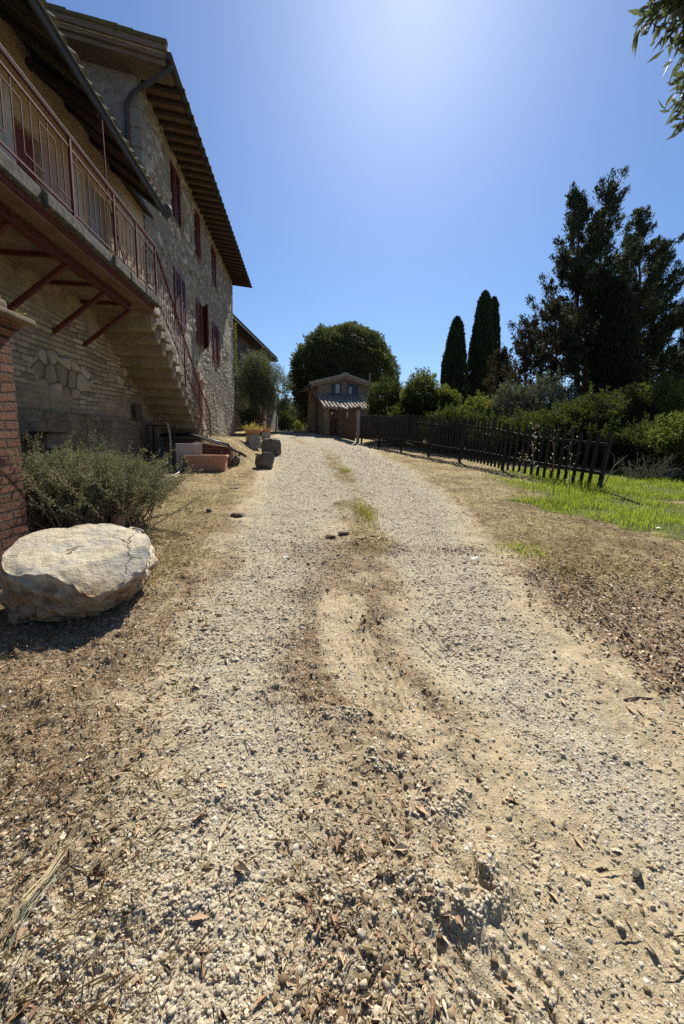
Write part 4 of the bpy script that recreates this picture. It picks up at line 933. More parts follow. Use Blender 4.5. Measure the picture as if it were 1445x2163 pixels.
# ------------------------------------------------------------------ boulder
def ray_plane(px, py, z0, y0, s):
    d = ray(px, py); t = (z0 - s * y0 - CAM[2]) / (d[2] - s * d[1]); return CAM + d * t
def n3(p, f, seed):
    return (fbm(p[..., 0] * f + p[..., 2] * f * .9, p[..., 1] * f - p[..., 2] * f * .7, 4, seed) - .5)
def boulder():
    top = np.array([ray_plane(x, y, .52, 2.64, .27) for x, y in [(2, 1172), (30, 1142), (70, 1124), (140, 1112), (210, 1106), (270, 1109), (302, 1117), (317, 1150), (314, 1178), (285, 1190), (262, 1205), (205, 1230), (150, 1220), (100, 1213), (50, 1211), (10, 1203)]])
    bot = np.array([planar(x, y) for x, y in [(6, 1262), (12, 1302), (32, 1326), (90, 1333), (160, 1331), (230, 1306), (292, 1264), (312, 1225)]] + [np.array([-1.25, 3.55, .24]), np.array([-1.6, 3.75, .25]), np.array([-2.1, 3.6, .24]), np.array([-2.35, 3.2, .22])])
    c = top.mean(0); na, nt, ns = 220, 40, 44
    ang = np.linspace(-pi, pi, na, endpoint=False)
    def prof(P, cc):
        a = np.arctan2(P[:, 1] - cc[1], P[:, 0] - cc[0]); r = np.hypot(P[:, 1] - cc[1], P[:, 0] - cc[0]); o = np.argsort(a); a = a[o]; r = r[o]; z = P[o, 2]
        a = np.concatenate([a - 2 * pi, a, a + 2 * pi]); return np.interp(ang, a, np.tile(r, 3)), np.interp(ang, a, np.tile(z, 3))
    rt, zt = prof(top, c); rb, zb = prof(bot, c); zb = zb - .05
    V = []
    for i in range(nt):
        f = (i / nt) ** .8; x = c[0] + rt * f * np.cos(ang); y = c[1] + rt * f * np.sin(ang)
        V.append(np.stack([x, y, .52 + .27 * (y - 2.64)], 1))
    for i in range(ns + 1):
        f = i / ns; fr = rt * (1 - f) + rb * f + .03 * np.sin(pi * f); x = c[0] + fr * np.cos(ang); y = c[1] + fr * np.sin(ang)
        V.append(np.stack([x, y, zt * (1 - f) + zb * f], 1))
    V = np.array(V); side = np.concatenate([np.zeros(nt), np.linspace(.15, 1, ns + 1)])[:, None]
    # chipped, dipping facet along the right front corner of the top
    q = (V[..., 0] - c[0]) * .62 - (V[..., 1] - c[1]) * .78
    cut = np.clip(q - .20, 0, 1); isr = sstep(-1.95, -1.7, V[..., 0])
    V[..., 2] -= (np.clip(cut * .42, 0, .10) * isr) * (1 - np.clip(side * 1.6, 0, 1))
    ext = np.array([.575, .52, .36]); cc = c + np.array([0, 0, -.16]); rr_ = np.random.RandomState(4); Rl = (V - cc) / ext
    for _ in range(22):
        nv = unit(np.array([rr_.normal(), rr_.normal(), rr_.uniform(-.9, .25)])); dd_ = (Rl * nv).sum(-1, keepdims=True); Rl = Rl - nv * np.maximum(0, dd_ - rr_.uniform(.80, 1.0)) * np.clip(side * 3, 0, 1)[..., None]
    V = cc + Rl * ext
    N1, N2, N3 = n3(V, 3.2, 5), n3(V, 9, 15), n3(V, 30, 25)
    ledge = np.abs(((V[..., 2] * 9 + N1 * 3) % 1) - .5) * 2
    rad = (N1 * .05 + N2 * .06 + N3 * .045 + (ledge - .5) * .035 - .035) * np.clip(side * 2.5, 0, 1)
    d = np.stack([np.cos(ang), np.sin(ang)], 1)[None]
    V[..., :2] += d * rad[..., None]
    edge = np.clip(1 - np.abs(np.concatenate([(np.arange(nt) / nt) ** .8 - 1, np.linspace(0, 1.6, ns + 1)]))[:, None] * 5, 0, 1)
    V[..., 2] += (N1 * .022 + N2 * .012 + N3 * .009) * (1 - side) - edge * np.clip(N2 + .08, 0, 1) * .10
    nr = V.shape[0]; i = np.arange(nr - 1)[:, None] * na; j = np.arange(na)[None]; j2 = (j + 1) % na
    Fq = np.stack([i + j, i + na + j, i + na + j2, i + j2], -1).reshape(-1, 4)
    o = mesh_np('boulder', V.reshape(-1, 3), Fq, M['boulder'], True)
    mod = o.modifiers.new('edge', 'EDGE_SPLIT'); mod.split_angle = radians(38)
    solo(o, (c[0], c[1], .2), 'large flat topped pale limestone boulder beside the brick pillar', 'boulder')
boulder()

def rock(px, py, w, d, h, mat, label, name='rock', group=None, yaw=0, block=.5, at=None, seed=1, cat='rock', tilt=0):
    g = ground(px, py) if at is None else np.array(at, float); iv, fc = ico(4); v = iv.copy()
    v = np.sign(v) * np.abs(v) ** block; v = v / np.abs(v).max(0)
    rr_ = np.random.RandomState(seed)
    for _ in range(16):
        nv = unit(rr_.normal(size=3)); v = v - np.outer(np.maximum(0, v @ nv - rr_.uniform(.72 if block > .5 else .92, 1.15)), nv)
    p = v * np.array([w / 2, d / 2, h / 2]); q = p + seed * 7.3
    nn = unit(iv)
    p = p + nn * ((n3(q, 1.6 / max(w, .2), seed) * .22 + n3(q, 5 / max(w, .2), seed + 3) * .10)[:, None]) * min(w, h)
    ca, sa = cos(yaw), sin(yaw); p = np.stack([p[:, 0] * ca - p[:, 1] * sa, p[:, 0] * sa + p[:, 1] * ca, p[:, 2] + tilt * p[:, 0]], 1)
    p = p + np.array([g[0], g[1] + d / 2, g[2] + h / 2 - .03 * h])
    o = mesh_np(name, p, fc, M[mat], True); o.modifiers.new('e', 'EDGE_SPLIT').split_angle = radians(34)
    return solo(o, (g[0], g[1] + d / 2, g[2]), label, cat, group)
rock(559, 990, .46, .40, .42, 'darkstone', 'squat dark stone block nearest the track with a chipped pale top', 'stone_block', 'dark stone blocks by the track', .25, .35, seed=2, cat='stone block')
rock(573, 963, .58, .45, .56, 'darkstone', 'taller dark stone block standing right behind the chipped one', 'stone_block', 'dark stone blocks by the track', -.1, .3, seed=5, cat='stone block')
rock(494, 983, .30, .28, .26, 'darkstone', 'small dark pointed rock at the right end of the terracotta trough', 'rock', None, .3, .9, seed=9)
rock(541, 963, .16, .14, .08, 'darkstone', 'low dark stone on straw left of the stone blocks', 'rock', None, 0, .8, seed=11)
rock(495, 1034, .22, .16, .05, 'steps', 'flat pinkish stone sunk in the straw below the terracotta trough', 'rock', None, .2, .6, seed=13)
for i, (px, py, w, lab) in enumerate([(700, 1137, .13, 'leftmost flat dark stone in the row across the track'), (727, 1130, .15, 'rearmost flat dark stone in the row behind the tuft'), (738, 1152, .17, 'front flat dark stone in the middle of the row'), (765, 1143, .13, 'flat dark stone in the row just below the yellow tuft'), (790, 1138, .11, 'rightmost flat dark stone in the row across the track')]):
    rock(px, py, w, .09, .04, 'steps', lab, 'flat_stone', 'flat stones across the track', random.uniform(-.3, .3), .6, seed=20 + i, cat='stone')
rock(500, 1092, .20, .14, .05, 'steps', 'flat dark grey stone half sunk in scorched straw left of the track', 'rock', None, .1, .6, seed=31)
rock(440, 1084, .08, .07, .06, 'darkstone', 'small black stone in the scorched straw left of the track', 'rock', None, .1, .8, seed=33)
rock(985, 1905, .034, .03, .034, 'concrete', 'rounded pale pebble below the crescent soil bank', 'rock', None, .1, .85, seed=35)
rock(1352, 1862, .036, .026, .026, 'darkstone', 'lone dark pebble on bare soil at the right', 'rock', None, .5, .85, seed=37)
for px, py, s_, lab in ((604, 1180, .045, 'small white scrap on the left edge of the track'), (1003, 1182, .075, 'crumpled white scrap on the damp patch at the right of the track'), (1391, 1117, .075, 'long white scrap on the verge below the green grass')):
    g = ground(px, py); nx = 7; V = []
    for i in range(nx):
        for j in range(4): V.append((g[0] + (i / 6 - .5) * s_ + random.uniform(-.006, .006), g[1] + (j / 3 - .5) * s_ * .5 + random.uniform(-.006, .006), g[2] + .008 + random.uniform(0, .02)))
    o = mesh_np('paper_scrap', V, [(i * 4 + j, (i + 1) * 4 + j, (i + 1) * 4 + j + 1, i * 4 + j + 1) for i in range(nx - 1) for j in range(3)], M['whitepaint'], True)
    solo(o, g, lab, 'litter')
def stick(pts, r, label, mat='twig', name='twig', group='twigs on the track', cat='twig', up=.006):
    P = [ground(*p) + np.array([0, 0, up]) for p in pts]
    o = MB().tube(P, list(np.linspace(r, r * .5, len(P))), 6).build(name, M[mat], None, True); return solo(o, P[0], label, cat, group)
stick([(868, 1335), (885, 1352), (905, 1372), (935, 1394)], .004, 'thin bent brown twig lying left of its shorter neighbour')
stick([(893, 1308), (912, 1326), (930, 1350), (942, 1368)], .004, 'short straight twig lying upper right of the bent twig')
stick([(1318, 1480), (1345, 1474), (1385, 1478)], .006, 'dark twig lying on the right side below the leaf litter')
stick([(1060, 1470), (1090, 1495), (1120, 1515)], .004, 'fine pale twig beside the right wheel track')
stick([(575 + 425, 1898), (1020, 1925), (1036, 1935)], .003, 'short dark twig below the crescent soil bank')
stick([(243, 1946), (262, 1925), (280, 1900), (299, 1890)], .0035, 'teal plastic strip lying among foreground gravel', 'cord', 'plastic_strip', None, 'plastic strip', .012)
for k in range(14):
    a = random.uniform(-12, 12); b = random.uniform(-14, 14)
    o = MB().tube([ground(2 + a * .5, 2010 + b * 2) + np.array([0, 0, .01]), ground(55 + a, 1930 + b) + np.array([0, 0, .02 + random.uniform(0, .02)]), ground(105 + a, 1865 + b) + np.array([0, 0, .02]), ground(172 + a * 2, 1765 + b * 2) + np.array([0, 0, .006])], [.0016, .0016, .0014, .0006], 4).build('straw_stem', M['weed'] if k % 2 else M['straw'])
    solo(o, ground(55 + a, 1930 + b), 'long pale straw stem in the loose sheaf at lower left', 'straw stem', 'sheaf of pale straw stems')

# ------------------------------------------------------------------ brick pillar
pil = thing('brick_pillar', (-2.75, 3.45, .22), 'red brick pillar with stone cap at the left edge behind the boulder', 'pillar')
px1 = atX(50, 1000, -2.45)[1]
MB().box(-3.05, -2.45, px1 - .6, px1, .1, 2.28).build('shaft', M['brick'], pil, bevel=.012)
mb = MB()
for k in range(4): mb.box(-3.05 - .02 * k, -2.45 + .02 * k + random.uniform(-.005, .005), px1 - .6 - .02 * k, px1 + .02 * k, 2.281 + k * .033, 2.281 + (k + 1) * .033 - .002, .004)
mb.build('corbel', M['brick'], pil)
MB().box(-3.2, -2.30, px1 - .75, px1 + .10, 2.415, 2.46, .012).build('cap', M['steps'], pil, bevel=.01)
mb = MB(); mb.box(-3.0, -2.44, px1 - .6, px1 - .02, 2.462, 2.56, .02); mb.box(-2.9, -2.46, px1 - .5, px1 - .05, 2.562, 2.68, .03); mb.build('coping_stone', M['steps'], pil, bevel=.03)
cl_ = leaves(np.array([-2.42, px1 + .03, 2.47]) + RS.normal(0, .02, (60, 3)), RS.normal(0, 1, (60, 3)) + [0, 0, .6], .035, .015)
mesh_np('weed', cl_[0] - origin(pil), cl_[1], M['ivy'], parent=pil)

# ------------------------------------------------------------------ yard objects
def frame_box(mb, c, L, W, H, yaw, t=.05, taper=0., z0=0):
    """open box (trough): outer walls, inner walls, floor"""
    ca, sa = cos(yaw), sin(yaw)
    def P(u, v, z): return (c[0] + ca * u - sa * v, c[1] + sa * u + ca * v, c[2] + z)
    o0 = [(-L / 2 + taper, -W / 2 + taper), (L / 2 - taper, -W / 2 + taper), (L / 2 - taper, W / 2 - taper), (-L / 2 + taper, W / 2 - taper)]
    o1 = [(-L / 2, -W / 2), (L / 2, -W / 2), (L / 2, W / 2), (-L / 2, W / 2)]
    i1 = [(-L / 2 + t, -W / 2 + t), (L / 2 - t, -W / 2 + t), (L / 2 - t, W / 2 - t), (-L / 2 + t, W / 2 - t)]
    vs_ = [P(u, v, z0) for u, v in o0] + [P(u, v, H) for u, v in o1] + [P(u, v, H) for u, v in i1] + [P(u * .97, v * .97, H * .55) for u, v in i1]
    f = [(3, 2, 1, 0), (12, 13, 14, 15)]
    for k in range(4):
        k2 = (k + 1) % 4; f += [(k, k2, 4 + k2, 4 + k), (4 + k, 4 + k2, 8 + k2, 8 + k), (8 + k, 8 + k2, 12 + k2, 12 + k)]
    mb.add(vs_, f)
gL, gR = ground(393, 997), ground(474, 997)
pc = (gL + gR) / 2 + np.array([0, .2, 0]); pc[2] = min(gL[2], gR[2]); LL = np.linalg.norm(gR - gL) + .06
pyaw = atan2(gR[1] - gL[1], gR[0] - gL[0]) - .02
tr_ = thing('terracotta_trough', pc, 'long rectangular terracotta planter trough in front of the low brick wall', 'planter')
mb = MB(); frame_box(mb, pc, LL, .40, .36, pyaw, .03, .03); mb.build('body', M['terracotta'], tr_, bevel=.008)
mb = MB(); frame_box(mb, pc, LL + .05, .45, .40, pyaw, .05, 0, .345); mb.build('rim', M['terracotta'], tr_, bevel=.008)
mb = MB(); frame_box(mb, pc, LL - .08, .32, .355, pyaw, .01, 0, .30); mb.V = mb.V; mb.build('soil', M['soil'], tr_)
for k, dx in enumerate((-.30, -.16, .34)):
    b0 = pc + np.array([cos(pyaw) * dx, sin(pyaw) * dx, .32])
    MB().tube([b0, b0 + np.array([.01, 0, .09]), b0 + np.array([0, .01, .13 + .03 * k])], .008, 5).build('dry_stem', M['twig'], tr_)
tc = ground(379, 996); tca = tc + np.array([-.02, .46, 0])
ct = thing('concrete_trough', tca, 'square grey concrete trough left of the terracotta planter', 'trough')
mb = MB(); frame_box(mb, tca, .66, .66, .66, radians(40), .06, .01); mb.build('body', M['concrete'], ct, bevel=.01)
# low sloping brick wall
a = atY(398, 932, 10.55); b = atY(486, 946, 10.25); zb_ = .5
mb = MB(); mb.prism([(a[0], a[1], zb_), (b[0], b[1], zb_), (b[0], b[1], b[2]), (a[0], a[1], a[2])], (.03, .26, 0))
solo(mb.build('low_brick_wall', M['brick'], None, bevel=.01), (a[0], a[1], .65), 'low sloping brick retaining wall behind the terracotta trough', 'wall')
a2 = atY(400, 921, 10.6); b2 = atY(480, 945, 10.3)
pp = thing('black_pipe', (a2 + b2) / 2, 'black plastic pipe with pale top edge lying along the low brick wall', 'pipe')
MB().tube([a2 + [-.9, .3, .0], a2 + [0, .08, .05], (a2 + b2) / 2 + [0, .08, .05], b2 + [.02, .1, .05]], .045, 10).build('pipe_body', M['blackplastic'], pp, True)
MB().tube([a2 + [.02, -.02, .055], b2 + [0, .0, .04]], .016, 8).build('pale_conduit', M['concrete'], pp, True)
MB().tube([a2 + [-.08, .05, .05], a2 + [.06, .05, .05]], .065, 10).build('coupling', M['blackplastic'], pp, True)
hs = [b2 + np.array([.02, .1, .03]), atY(497, 953, 10.25), ground(508, 960) + [0, 0, .05], ground(520, 966) + [0, 0, .02]]
solo(MB().tube(hs, .03, 8).build('black_hose', M['blackplastic'], None, True), hs[-1], 'short black hose arching onto the straw from the low brick wall', 'hose')
hs = [ground(372, 1006) + [-.5, 0, .02], ground(372, 1010) + [-.1, 0, .02], ground(374, 1002) + [.05, 0, .05], ground(360, 985) + [.02, 0, .10], atY(352, 978, 8.9), atY(342, 985, 8.9), atY(338, 976, 8.9), atY(330, 984, 8.9)]
solo(MB().tube(hs, .014, 6).build('white_hose', M['whitepaint'], None, True), hs[1], 'thin white hose looping out from under the rosemary bush', 'hose')
# dark iron rack under the stairs
rk = atX(328, 960, -3.45); rz0 = float(gz(rk[0], rk[1]))
r_ = thing('iron_rack', (rk[0], rk[1], rz0), 'dark rusty iron frame standing under the stairs behind the concrete trough', 'rack')
xa, ya = -3.60, rk[1]; xb = -3.12
for (x_, y_) in ((xa, ya), (xb, ya), (xa, ya + .35), (xb, ya + .35)): MB().box(x_ - .02, x_ + .02, y_ - .02, y_ + .02, rz0 - .05, 1.72).build('leg', M['darkwood'], r_)
for zz in (.95, 1.35, 1.70): mb = MB(); mb.box(xa, xb, ya - .015, ya + .36, zz, zz + .03); mb.build('shelf', M['darkwood'], r_)
MB().tube([(xb + .02, ya - .03, rz0), (xb + .03, ya - .03, 1.5), (xb - .02, ya - .03, 1.78), (xb - .12, ya - .03, 1.80)], .022, 8).build('standpipe', M['concrete'], r_, True)
bd = atX(291, 880, XW + .12)
solo(MB().bar((XW + .16, bd[1], 1.82), (XW + .125, bd[1] + .02, 2.18), .34, .03, (1, 0, 0)).build('leaning_board', M['gate'], None, bevel=.004), (XW + .16, bd[1], 1.82), 'reddish brown board leaning on the ledge under the stairs', 'board')
bx_ = atX(106, 935, -3.5)
cr = thing('wooden_crate', (-3.5, bx_[1], float(gz(-3.5, bx_[1]))), 'small wooden box on a dark stand by the plinth above the rosemary', 'crate')
MB().box(-3.64, -3.44, bx_[1] - .16, bx_[1] + .16, bx_[2] - .07, bx_[2] + .12, .004).build('box_front', M['board'], cr)
MB().box(-3.68, -3.38, bx_[1] - .20, bx_[1] + .20, bx_[2] + .122, bx_[2] + .15).build('lid', M['darkwood'], cr)
for dy in (-.16, .16): MB().box(-3.62, -3.46, bx_[1] + dy - .02, bx_[1] + dy + .02, float(gz(-3.5, bx_[1])) - .05, bx_[2] - .075).build('leg', M['darkwood'], cr)
solo(MB().bar((-3.70, bx_[1] - .42, .3), (-3.74, bx_[1] - .42, 1.5), .05, .05).build('stake', M['gate']), (-3.7, bx_[1] - .42, .3), 'brown stake leaning on the plinth left of the wooden box', 'stake')
# pots on stone pedestals
def ped(px, py, ptop, w, label, wt=.7, yaw=.5, h=None):
    g = ground(px, py); z1 = atY(px, ptop, g[1])[2] if h is None else g[2] + h
    ca, sa = cos(yaw), sin(yaw); V = []
    for z, s_ in ((g[2] - .05, 1), (z1, wt)):
        for u, v in ((-.5, -.5), (.5, -.5), (.5, .5), (-.5, .5)): V.append((g[0] + (ca * u - sa * v) * w * s_, g[1] + (sa * u + ca * v) * w * s_, z))
    o = MB().hexa(V).build('stone_pedestal', M['concrete'], None, bevel=.015); solo(o, g, label, 'pedestal', 'stone pedestals'); return np.array([g[0], g[1], z1])
p1 = ped(535, 944, 917, .46, 'flared grey stone pedestal carrying the bowl of flowers', .78)
p2 = ped(562, 929, 912, .40, 'straight grey stone pedestal behind the flower bowl pedestal', .9, .2)
def bowl(p, R, h, label, plants, n):
    t = thing('terracotta_bowl', p, label, 'flower pot', 'terracotta bowls on pedestals')
    MB().lathe(p, [(R * .5, 0), (R * .62, h * .1), (R * .92, h * .72), (R, h * .74), (R * 1.02, h), (R * .92, h), (R * .85, h * .8), (.01, h * .78)], 24).build('pot', M['terracotta'], t, True)
    if plants:
        P = p + np.stack([RS.normal(0, R * .5, n), RS.normal(0, R * .5, n), h * .8 + np.abs(RS.normal(0, .10, n))], 1)
        V, Fc = leaves(P, RS.normal(0, 1, (n, 3)) + [0, 0, 1.2], RS.uniform(.04, .09, n), RS.uniform(.015, .03, n)); mesh_np('flowers', V - origin(t), Fc, M['flower'], parent=t)
bowl(p1, .31, .15, 'wide terracotta bowl of yellow green flowers on the flared pedestal', True, 420)
bowl(p2, .30, .15, 'terracotta bowl on the straight pedestal behind the flowers', True, 60)
tb = ground(537, 925) + np.array([0, 3.2, 0]); tb[2] = gz(tb[0], tb[1])
t = thing('garden_table', tb, 'dark rusty flat topped stand by the olive bush behind the pots', 'table')
MB().lathe(tb + [0, 0, .92], [(.42, 0), (.44, .03), (.42, .06)], 20).build('tabletop', M['darkwood'], t); MB().tube([tb, tb + [0, 0, .92]], .06, 8).build('leg', M['darkwood'], t)

# ------------------------------------------------------------------ vegetation makers
def shell(n, c, rad, inner=.75, lump=.2, seed=0, lf=3.0, zmin=-1):
    d = unit(RS.normal(size=(n, 3)))
    if zmin > -1: d[:, 2] = np.where(d[:, 2] < zmin, -d[:, 2] * .6, d[:, 2]); d = unit(d)
    u = inner + (1 - inner) * RS.rand(n) ** .6
    l = 1 + lump * 2 * (fbm(d[:, 0] * lf + d[:, 2] * 1.7 * lf + seed * 3.1, d[:, 1] * lf - d[:, 2] * 1.1 * lf + seed, 3, seed) - .5)
    return np.array(c) + d * (u * l)[:, None] * np.array(rad), d
def trunk_mb(p, q, r0, r1, n=7, wob=.06):
    p = np.array(p, float); q = np.array(q, float); ts = np.linspace(0, 1, n)
    pts = [p + (q - p) * t + np.array([random.uniform(-wob, wob), random.uniform(-wob, wob), 0]) * (0 if t in (0, 1) else 1) for t in ts]
    return pts, list(r0 + (r1 - r0) * ts)
def core(c, rad, s, seed=0):
    iv, fc = ico(3); l = 1 + .3 * (fbm(iv[:, 0] * 3 + iv[:, 2] * 5 + seed, iv[:, 1] * 3 - iv[:, 2] * 3, 3, seed) - .5)
    return np.array(c) + iv * l[:, None] * np.array(rad) * s, fc
def plant(name, base, label, cat, group, crown, mat, stems, smat='bark', cname='crown', sname='trunk'):
    t = thing(name, base, label, cat, group)
    mesh_np(cname, crown[0] - origin(t), crown[1], M[mat], parent=t)
    if stems:
        mb = MB()
        for pts, rr in stems: mb.tube(pts, rr, 7)
        mb.build(sname, M[smat], t, True)
    return t
def shrub(px, ptop, Y, hw, mat, label, group=None, n=9000, leaf=.09, lw=.45, name='shrub', cat='shrub', depth=None, seed=None, lump=.28, up=.5, holes=.42, squash=1.0, stemmat='bark', xbase=None):
    seed = seed or random.randint(1, 999); tp = atY(px, ptop, Y); gx = tp[0]; g0 = float(gz(gx, Y)); H = tp[2] - g0
    d = depth or hw; c = np.array([gx, Y, g0 + H * .53]); rad = (hw, d, H * .5)
    P, dr = shell(int(n * 1.5), c, rad, .62, lump, seed, 2.6)
    P2, d2 = shell(int(n * .35), c, [r * .7 for r in rad], .2, lump, seed); P = np.concatenate([P, P2]); dr = np.concatenate([dr, d2])
    k = fbm(P[:, 0] * 2.1 / max(hw, .5) * 1.3 + seed, (P[:, 2] * 1.7 + P[:, 1]) * 1.5 / max(hw, .5), 3, seed) > holes - .12
    k &= P[:, 2] > g0 + .03
    P, dr = P[k], dr[k]; m = len(P)
    # sprigs sticking out of the outline
    ns = 60; sp, sdv = shell(ns, c, rad, .95, lump, seed, 2.6, -.1); per = 22
    tt = RS.rand(ns, per, 1) * RS.uniform(.12, .34, (ns, 1, 1)) * min(1.2, hw); ddir = unit(sdv + np.array([0, 0, .9]))
    SP = (sp[:, None] + ddir[:, None] * tt + RS.normal(0, leaf * .35, (ns, per, 3))).reshape(-1, 3); SD = np.repeat(ddir, per, 0)
    P = np.concatenate([P, SP]); dr = np.concatenate([dr, SD]); m = len(P)
    D = dr + RS.normal(0, .8, (m, 3)) + [0, 0, up]
    cr = leaves(P, D, RS.uniform(.6, 1.3, m) * leaf, RS.uniform(.7, 1.2, m) * leaf * lw)
    if mat != 'silver': cr = join([cr, core(c - [0, 0, H * .06], rad, .58, seed)])
    stems = [trunk_mb((gx + random.uniform(-.15, .15), Y + random.uniform(-.15, .15), g0 - .05), (gx + random.uniform(-.6, .6) * hw, Y + random.uniform(-.5, .5) * d, g0 + H * .7), .035, .012, 5, .05) for _ in range(5)]
    return plant(name, (gx, Y, g0), label, cat, group, cr, mat, stems, stemmat, 'foliage', 'stem')

# rosemary-like bush by the pillar
def rosemary():
    base = np.array([-2.75, 5.0, .36]); P = []; D = []; mb = MB()
    for k in range(520):
        a = random.uniform(-pi, pi); e = random.uniform(.12, 1.25)
        if e < .5 and cos(a) > -.25: e = random.uniform(.6, 1.3)
        b = base + np.array([random.gauss(0, .32), random.gauss(0, .30), 0])
        L = (.70 + .36 * random.random()) * (.82 if cos(a) > .3 else 1) * (1.0 if e < .8 else .95) * (1 + .12 * max(0, cos(a))) * (.72 if e < .35 else 1) * (.72 if (e < .6 and cos(a) > .2) else 1)
        d = np.array([cos(a) * cos(e), sin(a) * cos(e) * .72, sin(e)]); side = np.array([random.gauss(0, .22), random.gauss(0, .22), random.gauss(0, .08)])
        pts = [b + d * L * t + side * t * t + np.array([0, 0, .12 * t * t - .10 * t * (1 if e < .4 else 0)]) for t in np.linspace(0, 1, 6)]
        pts = [np.array([p[0], p[1], max(p[2], float(gz(p[0], p[1])) + .02)]) for p in pts]
        mb.tube(pts, list(np.linspace(.007, .002, 6)), 4, False)
        m = 125; u = .30 + .70 * RS.rand(m) ** .7; i = np.clip((u * 5).astype(int), 0, 4); f = (u * 5 - i)[:, None]; A = np.array(pts)
        q = A[i] * (1 - f) + A[i + 1] * f; P.append(q + RS.normal(0, .018, (m, 3))); D.append((A[i + 1] - A[i]) / .2 * .8 + RS.normal(0, .55, (m, 3)))
    P = np.concatenate(P); D = np.concatenate(D); n = len(P)
    Q, dq = shell(34000, base + [.05, .1, .38], (1.0, .74, .50), .55, .32, 77, 3.0, -.3); P = np.concatenate([P, Q]); D = np.concatenate([D, dq + RS.normal(0, .8, dq.shape) + [0, 0, .7]])
    k = (P[:, 0] > XW + .12) & (P[:, 2] > gz(P[:, 0], P[:, 1])); P, D = P[k], D[k]; n = len(P)
    t = thing('rosemary_bush', base, 'sprawling grey green bush of fine needles between brick pillar and trough', 'bush')
    V, Fc = leaves(P, D, RS.uniform(.022, .05, n), RS.uniform(.007, .012, n)); mesh_np('foliage', V - origin(t), Fc, M['rose'], parent=t); mb.build('stem', M['twig'], t)
rosemary()
g = ground(245, 1128)
solo(MB().lathe(g + [0, .08, 0], [(.075, 0), (.08, .04), (.07, .08), (.08, .12), (.07, .16), (.08, .20), (.05, .24)], 12).build('ribbed_terracotta_pipe', M['terracotta'], None, True), g, 'short ribbed terracotta pipe upright under the rosemary bush', 'pipe')

# ------------------------------------------------------------------ second house and its extension
def xf_rot(O, a):
    ca, sa = cos(a), sin(a)
    def f(V): return np.stack([O[0] + ca * V[:, 0] - sa * V[:, 1], O[1] + sa * V[:, 0] + ca * V[:, 1], V[:, 2]], 1)
    return f
O2 = (-3.22, 37.0); X2 = xf_rot(O2, -radians(8.2))
h2 = thing('neighbour_house', (-4.2, 31, 1.9), 'second stone house behind the farmhouse with long dark eaves', 'house')
mb = MB(); mb.box(-7, 0, -13.5, 0, 0, 8.42); mb.build('wall', M['stoneA'], h2, xf=X2)
mb = MB(); mb.prism([(.66, -14, 8.55), (.66, -14, 8.72), (-3.6, -14, 9.9), (-8, -14, 8.6), (-8, -14, 8.45), (-3.6, -14, 9.7)], (0, 14.5, 0)); rf = mb.build('roof', M['tile'], h2, xf=X2)
mb = MB(); yy = -13.9
while yy < .5: mb.tube([(.70, yy, 8.72), (-.8, yy, 9.13)], .085, 6); yy += .23
mb.build('eave_tile', M['mosstile'], rf, xf=X2)
mb = MB(); mb.box(.002, .60, -13.9, .45, 8.43, 8.53); mb.build('soffit', M['darkwood'], h2, xf=X2)
MB().tube([(.72, -14, 8.5), (.72, .55, 8.5)], .07, 8).build('gutter', M['gutter'], h2, xf=X2)
MB().tube([(.72, .45, 8.46), (.06, .25, 8.40), (.06, .08, 8.2), (.06, .08, 2.3)], .05, 8).build('downpipe', M['gutter'], h2, xf=X2)
for (yy, zz) in ((-8.6, 7.35), (-4.9, 7.25)):
    for dy in (0, .33, .66): MB().box(.003, .03, yy + dy, yy + dy + .14, zz - .75, zz + .15).build('window', M['paleplaster'], h2, xf=X2)
mb = MB(); mb.box(-6, -.45, .05, 6, 0, 6.1); mb.build('extension_wall', M['stoneG'], h2, xf=X2)
mb = MB(); mb.prism([(.05, .06, 6.2), (.05, .06, 6.38), (-6, .06, 7.7), (-6, .06, 7.5)], (0, 6.3, 0)); mb.build('extension_roof', M['tile'], h2, xf=X2)

# ------------------------------------------------------------------ small gabled outbuilding
X3 = xf_rot((1.30, 24.0), radians(8.0)); zg = 1.2; VG = 2.9; UR = 1.87
h3 = thing('outbuilding', (2.6, 26, 1.65), 'small gabled stone outbuilding with tiled lean-to roof and two slanted windows', 'house')
def g3(u, inner=0): return 5.72 - .27 * abs(u - UR) - inner
W1 = [(.96, 4.50), (1.66, 4.50), (1.66, 5.36), (.96, 5.16)]; W2 = [(2.10, 4.50), (2.86, 4.50), (2.86, 5.14), (2.10, 5.36)]
mb = MB()
def wallpoly(mb, pts, v, t): mb.prism([(u, v, z) for u, z in pts], (0, t, 0))
wallpoly(mb, [(0, zg), (3.9, zg), (3.9, 4.48), (0, 4.48)][::-1], VG, .25)
for a_, b_ in ((0, .96), (1.66, 2.10), (2.86, 3.9)):
    wallpoly(mb, [(a_, 4.48), (b_, 4.48)] + [(b_, g3(b_, .12))] + ([(UR, g3(UR, .12))] if a_ < UR < b_ else []) + [(a_, g3(a_, .12))], VG, .25)
wallpoly(mb, [(.96, 5.16), (1.66, 5.36), (1.66, g3(1.66, .12)), (.96, g3(.96, .12))], VG, .25); wallpoly(mb, [(2.10, 5.36), (2.86, 5.14), (2.86, g3(2.86, .12)), (2.10, g3(2.10, .12))], VG, .25)
mb.box(0.002, .25, VG + .251, VG + 4.3, zg, 5.08); mb.box(3.65, 3.898, VG + .251, VG + 4.3, zg, 5.08)
mb.build('wall', M['palecourses'], h3, xf=X3)
